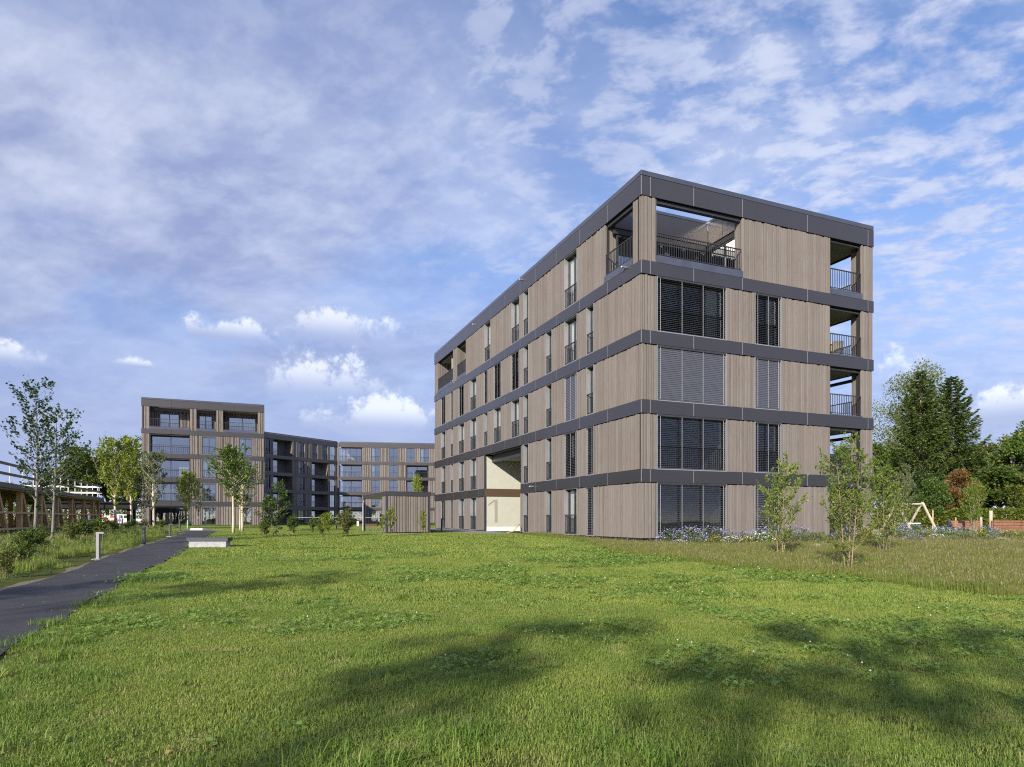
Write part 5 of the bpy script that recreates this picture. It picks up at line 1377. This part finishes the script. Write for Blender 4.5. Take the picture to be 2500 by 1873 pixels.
# garden hose at the passage
hp = [to_world(-.15, 12.6), to_world(-.35, 12.3), to_world(-.7, 12.2), to_world(-1.0, 12.5)]; hz = (.50, .42, .10, .0)
o = MB().mat('orange_hose').tube([(p[0], p[1], tz(p[1])+z+.06) for p, z in zip(hp, hz)], .03, 8).build('garden_hose', None, True); tag(o, 'pale orange hose curving from the passage corner into the grass', 'hose')
# low fence rail in the court
fr_ = empty('rail_fence', (-20, 62, .42), R(4)); tag(fr_, 'low metal rail fence crossing the court left of the shed', 'fence')
MB().mat('reveal').box(-1, 10.5, -.02, .02, .96, 1.0).build('rail', fr_)
for i in range(6): MB().mat('lamp_dark').box(-.96+i*2.2, -.90+i*2.2, -.03, .03, 0, .949).build('post', fr_)
o = MB().mat('brick_red').box(-1.0, 1.0, -.3, .3, 0, .3).mat('white_paint').box(-1.25, -1.05, -.1, .1, 0, .6).build('flower_box', None, False, ((1165*.217+620-1250)/1563*70+1.2, 70, .42)); tag(o, 'red planter box with a white end post in the court', 'planter')

# ------------------------------------------------------------------ playground on the right
D0 = 50.0
def at(px, d=D0): return (px-1250)/1563*d
sw = empty('swing', (at(2221), D0, tz(D0))); tag(sw, 'timber swing frame with a pale seat beyond the flowers', 'swing')
bl_, br_ = at(2190)-at(2221), at(2252)-at(2221)
for x, sgn in ((bl_, 1), (br_, 1)):
    for dx, dy in ((.80, -.5), (-.72, .9)):
        MB().mat('post_wood').tube([(x+dx, dy, -.1), (x, 0, 2.15)], [.10, .085], 10).build('leg', sw)
MB().mat('post_wood').tube([(bl_-.25, 0, 2.0), (br_+.15, 0, 2.0)], .085, 10).build('beam', sw)
MB().mat('rope').tube([(-.75, 0, 2.0), (-.45, .1, .55)], .012, 6).tube([(.35, 0, 2.0), (.22, .1, .55)], .012, 6).build('rope', sw)
MB().mat('white_paint').box(-.85, .75, -.15, .2, .45, .54).build('seat', sw)
lp = empty('lamp_post', (at(2331), D0-2, tz(48))); tag(lp, 'dark brown lamp post with short arm behind the flowers', 'lamp')
MB().mat('bark_grey').box(-.075, .075, -.075, .075, -.1, 2.03).build('post', lp); MB().mat('bark_grey').box(-.42, .075, -.077, .077, 2.03, 2.15).build('arm', lp)
for px, top, w, d, lab in ((2395, 1262, .09, 48, 'shorter pale round post before the planks'), (2419, 1247, .12, 47, 'taller pale round post before the planks')):
    h = (1266-top)*d/1563+1.3-.42; o = MB().mat('post_wood').tube([(0, 0, -.1), (0, 0, h-.03), (0, 0, h)], [w, w*.98, w*.8], 14).build('wooden_post', None, True, (at(px, d), d, .42)); tag(o, lab, 'post')
for px, top, d, lab in ((2277, 1244, 52, 'slim pale stake right of the swing'), (2333, 1262, 52, 'thin stake behind the lamp post'), (2166, 1255, 46, 'pale stake left of the swing'), (2184, 1260, 47, 'second pale stake left of the swing')):
    h = (1266-top)*d/1563+1.3-.42; o = MB().mat('stake_wood').tube([(0, 0, -.1), (.02, 0, h-.12), (.02, 0, h)], [.05, .05, .015], 8).build('tree_stake', None, False, (at(px, d), d, .42)); tag(o, lab, 'stake', 'tree stakes in the playground')
def plank_wall(x0, x1, d, h, lab, skew=0.0):
    r = empty('plank_wall', (x0, d, tz(d))); tag(r, lab, 'plank wall'); n = 4; um = unit_mesh('plank', 'red_plank')
    L = x1-x0; seg = max(1, round(L/2.2))
    for k in range(n):
        for s in range(seg):
            o = link('plank', um, r); o.location = (s*L/seg+.01, 0, .03+k*h/n); o.rotation_euler = (R(90), 0, skew); o.scale = (L/seg-.02, h/n-.03, .08)
    for s in range(seg+1): MB().mat('red_plank').box(s*L/seg-.06, s*L/seg+.06, .01, .12, -.1, h-.02).build('post', r)
plank_wall(at(2319, 51), at(2398, 51), 51, .70, 'red-brown plank wall behind the lamp post')
plank_wall(at(2424, 46), at(2560, 46), 46, .74, 'red-brown plank wall right of the tall pale post')
o = MB().mat('lamp_dark').box(-.10, .10, -.1, .1, -.1, .72).build('dark_post', None, False, (at(2316, 50.5), 50.5, .42)); tag(o, 'short black post at the end of the plank wall', 'post')

# ------------------------------------------------------------------ timber carport
kx, ky = -25.3, 31.7; vdir = (-10.2, 23.3); LVc = 25.4; ca_ = math.atan2(vdir[1], vdir[0])-math.pi/2
KP = empty('carport', (kx, ky, 0), ca_); tag(KP, 'unfinished timber carport with guard rails on its roof, left of the path', 'carport')
gz = .15; ez = 2.80; Wc = 9.0
y0c = -6.0
MB().mat('sill_metal').box(-Wc-.5, .35, y0c, LVc+.3, ez+.02, ez+.26).build('roof', KP)
MB().mat('timber').box(-Wc-.2, .25, y0c+.1, LVc+.2, ez-.06, ez+.018).build('roof_deck', KP)
posts = [-4.2, -1.0, 3.0, 7.0, 11.0, 15.0, 19.0, 22.6, LVc-.2]
for xx in (0, -4.5, -Wc+.2):
    for y in posts: MB().mat('timber').box(xx-.11, xx+.11, y-.14, y+.14, gz-.2, ez-.062).build('post', KP)
for y in posts[:-1]:
    MB().mat('timber').beam((0.0, y+.3, ez-.15), (0.0, y+2.1, gz), .20, .24).build('brace', KP)
    MB().mat('timber').beam((-4.5, y+2.6, ez-.15), (-4.5, y+.5, gz), .18, .22).build('brace', KP)
for z in (1.55, .72):
    MB().mat('stake_wood').box(.112, .15, y0c+1, LVc-.1, z, z+.10).build('rail_board', KP)
for z in (3.45, 3.95):
    MB().mat('slat').box(.20, .24, y0c, LVc+.2, z, z+.14).build('guard_board', KP); MB().mat('white_paint').box(-Wc-.3, .2, LVc+.20, LVc+.24, z-.02, z+.12).build('guard_board', KP); MB().mat('white_paint').box(-Wc-.4, -Wc-.36, y0c, LVc+.19, z, z+.14).build('guard_board', KP)
y = y0c+.4
while y < LVc+.2:
    MB().mat('cord').box(.15, .195, y-.022, y+.022, ez+.262, 4.12).build('guard_post', KP); MB().mat('cord').box(-Wc-.355, -Wc-.31, y-.022, y+.022, ez+.262, 4.12).build('guard_post', KP); y += 2.1
for i in range(5):
    x = -Wc+.2+i*2.2; MB().mat('cord').box(x-.022, x+.022, LVc+.15, LVc+.195, ez+.262, 4.12).build('guard_post', KP)
MB().mat('concrete').box(-Wc, .4, y0c, LVc+.3, -.2, gz).build('floor_slab', KP)
# dark canopy at its end
dc_ = empty('canopy', to_world(-.3, LVc+3.2, (kx, ky), ca_)+(0,), ca_); tag(dc_, 'small black flat-roofed canopy past the end of the carport', 'canopy')
MB().mat('membrane').box(-4.5, 2.4, -1, 3.2, 2.15, 2.8).build('roof', dc_)
for x, y in ((2.2, -.8), (-4.3, -.8), (2.2, 3.0), (-4.3, 3.0), (0, -.8)): MB().mat('membrane').box(x-.12, x+.12, y-.12, y+.12, 0, 2.148).build('post', dc_)

# ------------------------------------------------------------------ vehicles and site things half hidden on the left
def vehicle(name, loc, rz, L, W_, H_, prof, glass, lab, cat):
    r = empty(name, loc, rz); tag(r, lab, cat)
    b = MB().mat('white_paint'); n = len(prof); b.add([(x*L, -W_/2, z*H_) for x, z in prof]+[(x*L, W_/2, z*H_) for x, z in prof], [tuple(range(n)), tuple(range(n, 2*n))[::-1]]+[(i, i+n, (i+1) % n+n, (i+1) % n) for i in range(n)])
    b.build('body', r)
    for x in (-.32, .32):
        for s in (-1, 1): w = MB().mat('black_rubber').tube([(x*L, s*(W_/2-.12), .32), (x*L, s*(W_/2+.03), .32)], .32, 16).build('wheel', r); MB().mat('lamp_grey').tube([(x*L, s*(W_/2+.031), .32), (x*L, s*(W_/2+.04), .32)], .19, 12).build('rim', w)
    for (xa, xb, za, zb_) in glass:
        for s in (-1, 1): MB().mat('green_glass' if cat == 'van' else 'car_glass').box(xa*L, xb*L, s*(W_/2+.004), s*(W_/2+.012), za*H_, zb_*H_).build('side_window', r)
    return r
vehicle('delivery_van', to_world(-6.2, 5.5, (kx, ky), ca_)+(gz,), ca_+math.pi/2, 5.2, 1.9, 2.05, [(-.5, .12), (.5, .12), (.5, .5), (.36, .62), (.26, .98), (-.5, 1.0)], [(-.42, -.2, .58, .86), (-.16, .06, .58, .86), (.1, .26, .58, .86)], 'white van with green-tinted windows parked under the carport', 'van')
vehicle('car', (at(311, 88), 88, .42), R(10), 4.2, 1.75, 1.45, [(-.5, .15), (.5, .15), (.5, .5), (.28, .6), (.12, .97), (-.3, 1.0), (-.48, .62), (-.5, .4)], [(-.28, -.06, .63, .9), (-.03, .14, .63, .9)], 'white car parked in front of the woodland', 'car')
br = empty('site_barrier', (at(255, 78), 78, .42), R(12)); tag(br, 'red and white striped site barrier beyond the carport', 'barrier')
for i in range(6):
    for z in (.5, .95): MB().mat('red_paint' if (i+(z > .6)) % 2 else 'white_paint').box(-1.8+i*.6, -1.2+i*.6, -.03, .03, z, z+.28).build('stripe_board', br)
for x in (-1.7, 1.7): MB().mat('blue_paint').box(x-.06, x+.06, -.06, -.031, 0, 1.3).build('post', br)
for px, d, top, lab in ((298, 60, 1266, 'pale wooden stake before the white car'), (393, 56, 1270, 'white stake beside the low green shrub'), (239, 62, 1263, 'thin stake behind the pale bollard')):
    h = (1266-top)*d/1563+1.3-.42; o = MB().mat('stake_wood').tube([(0, 0, -.1), (.02, 0, h)], [.07, .06], 8).build('tree_stake', None, False, (at(px, d), d, .42)); tag(o, lab, 'stake', 'tree stakes left of the path')
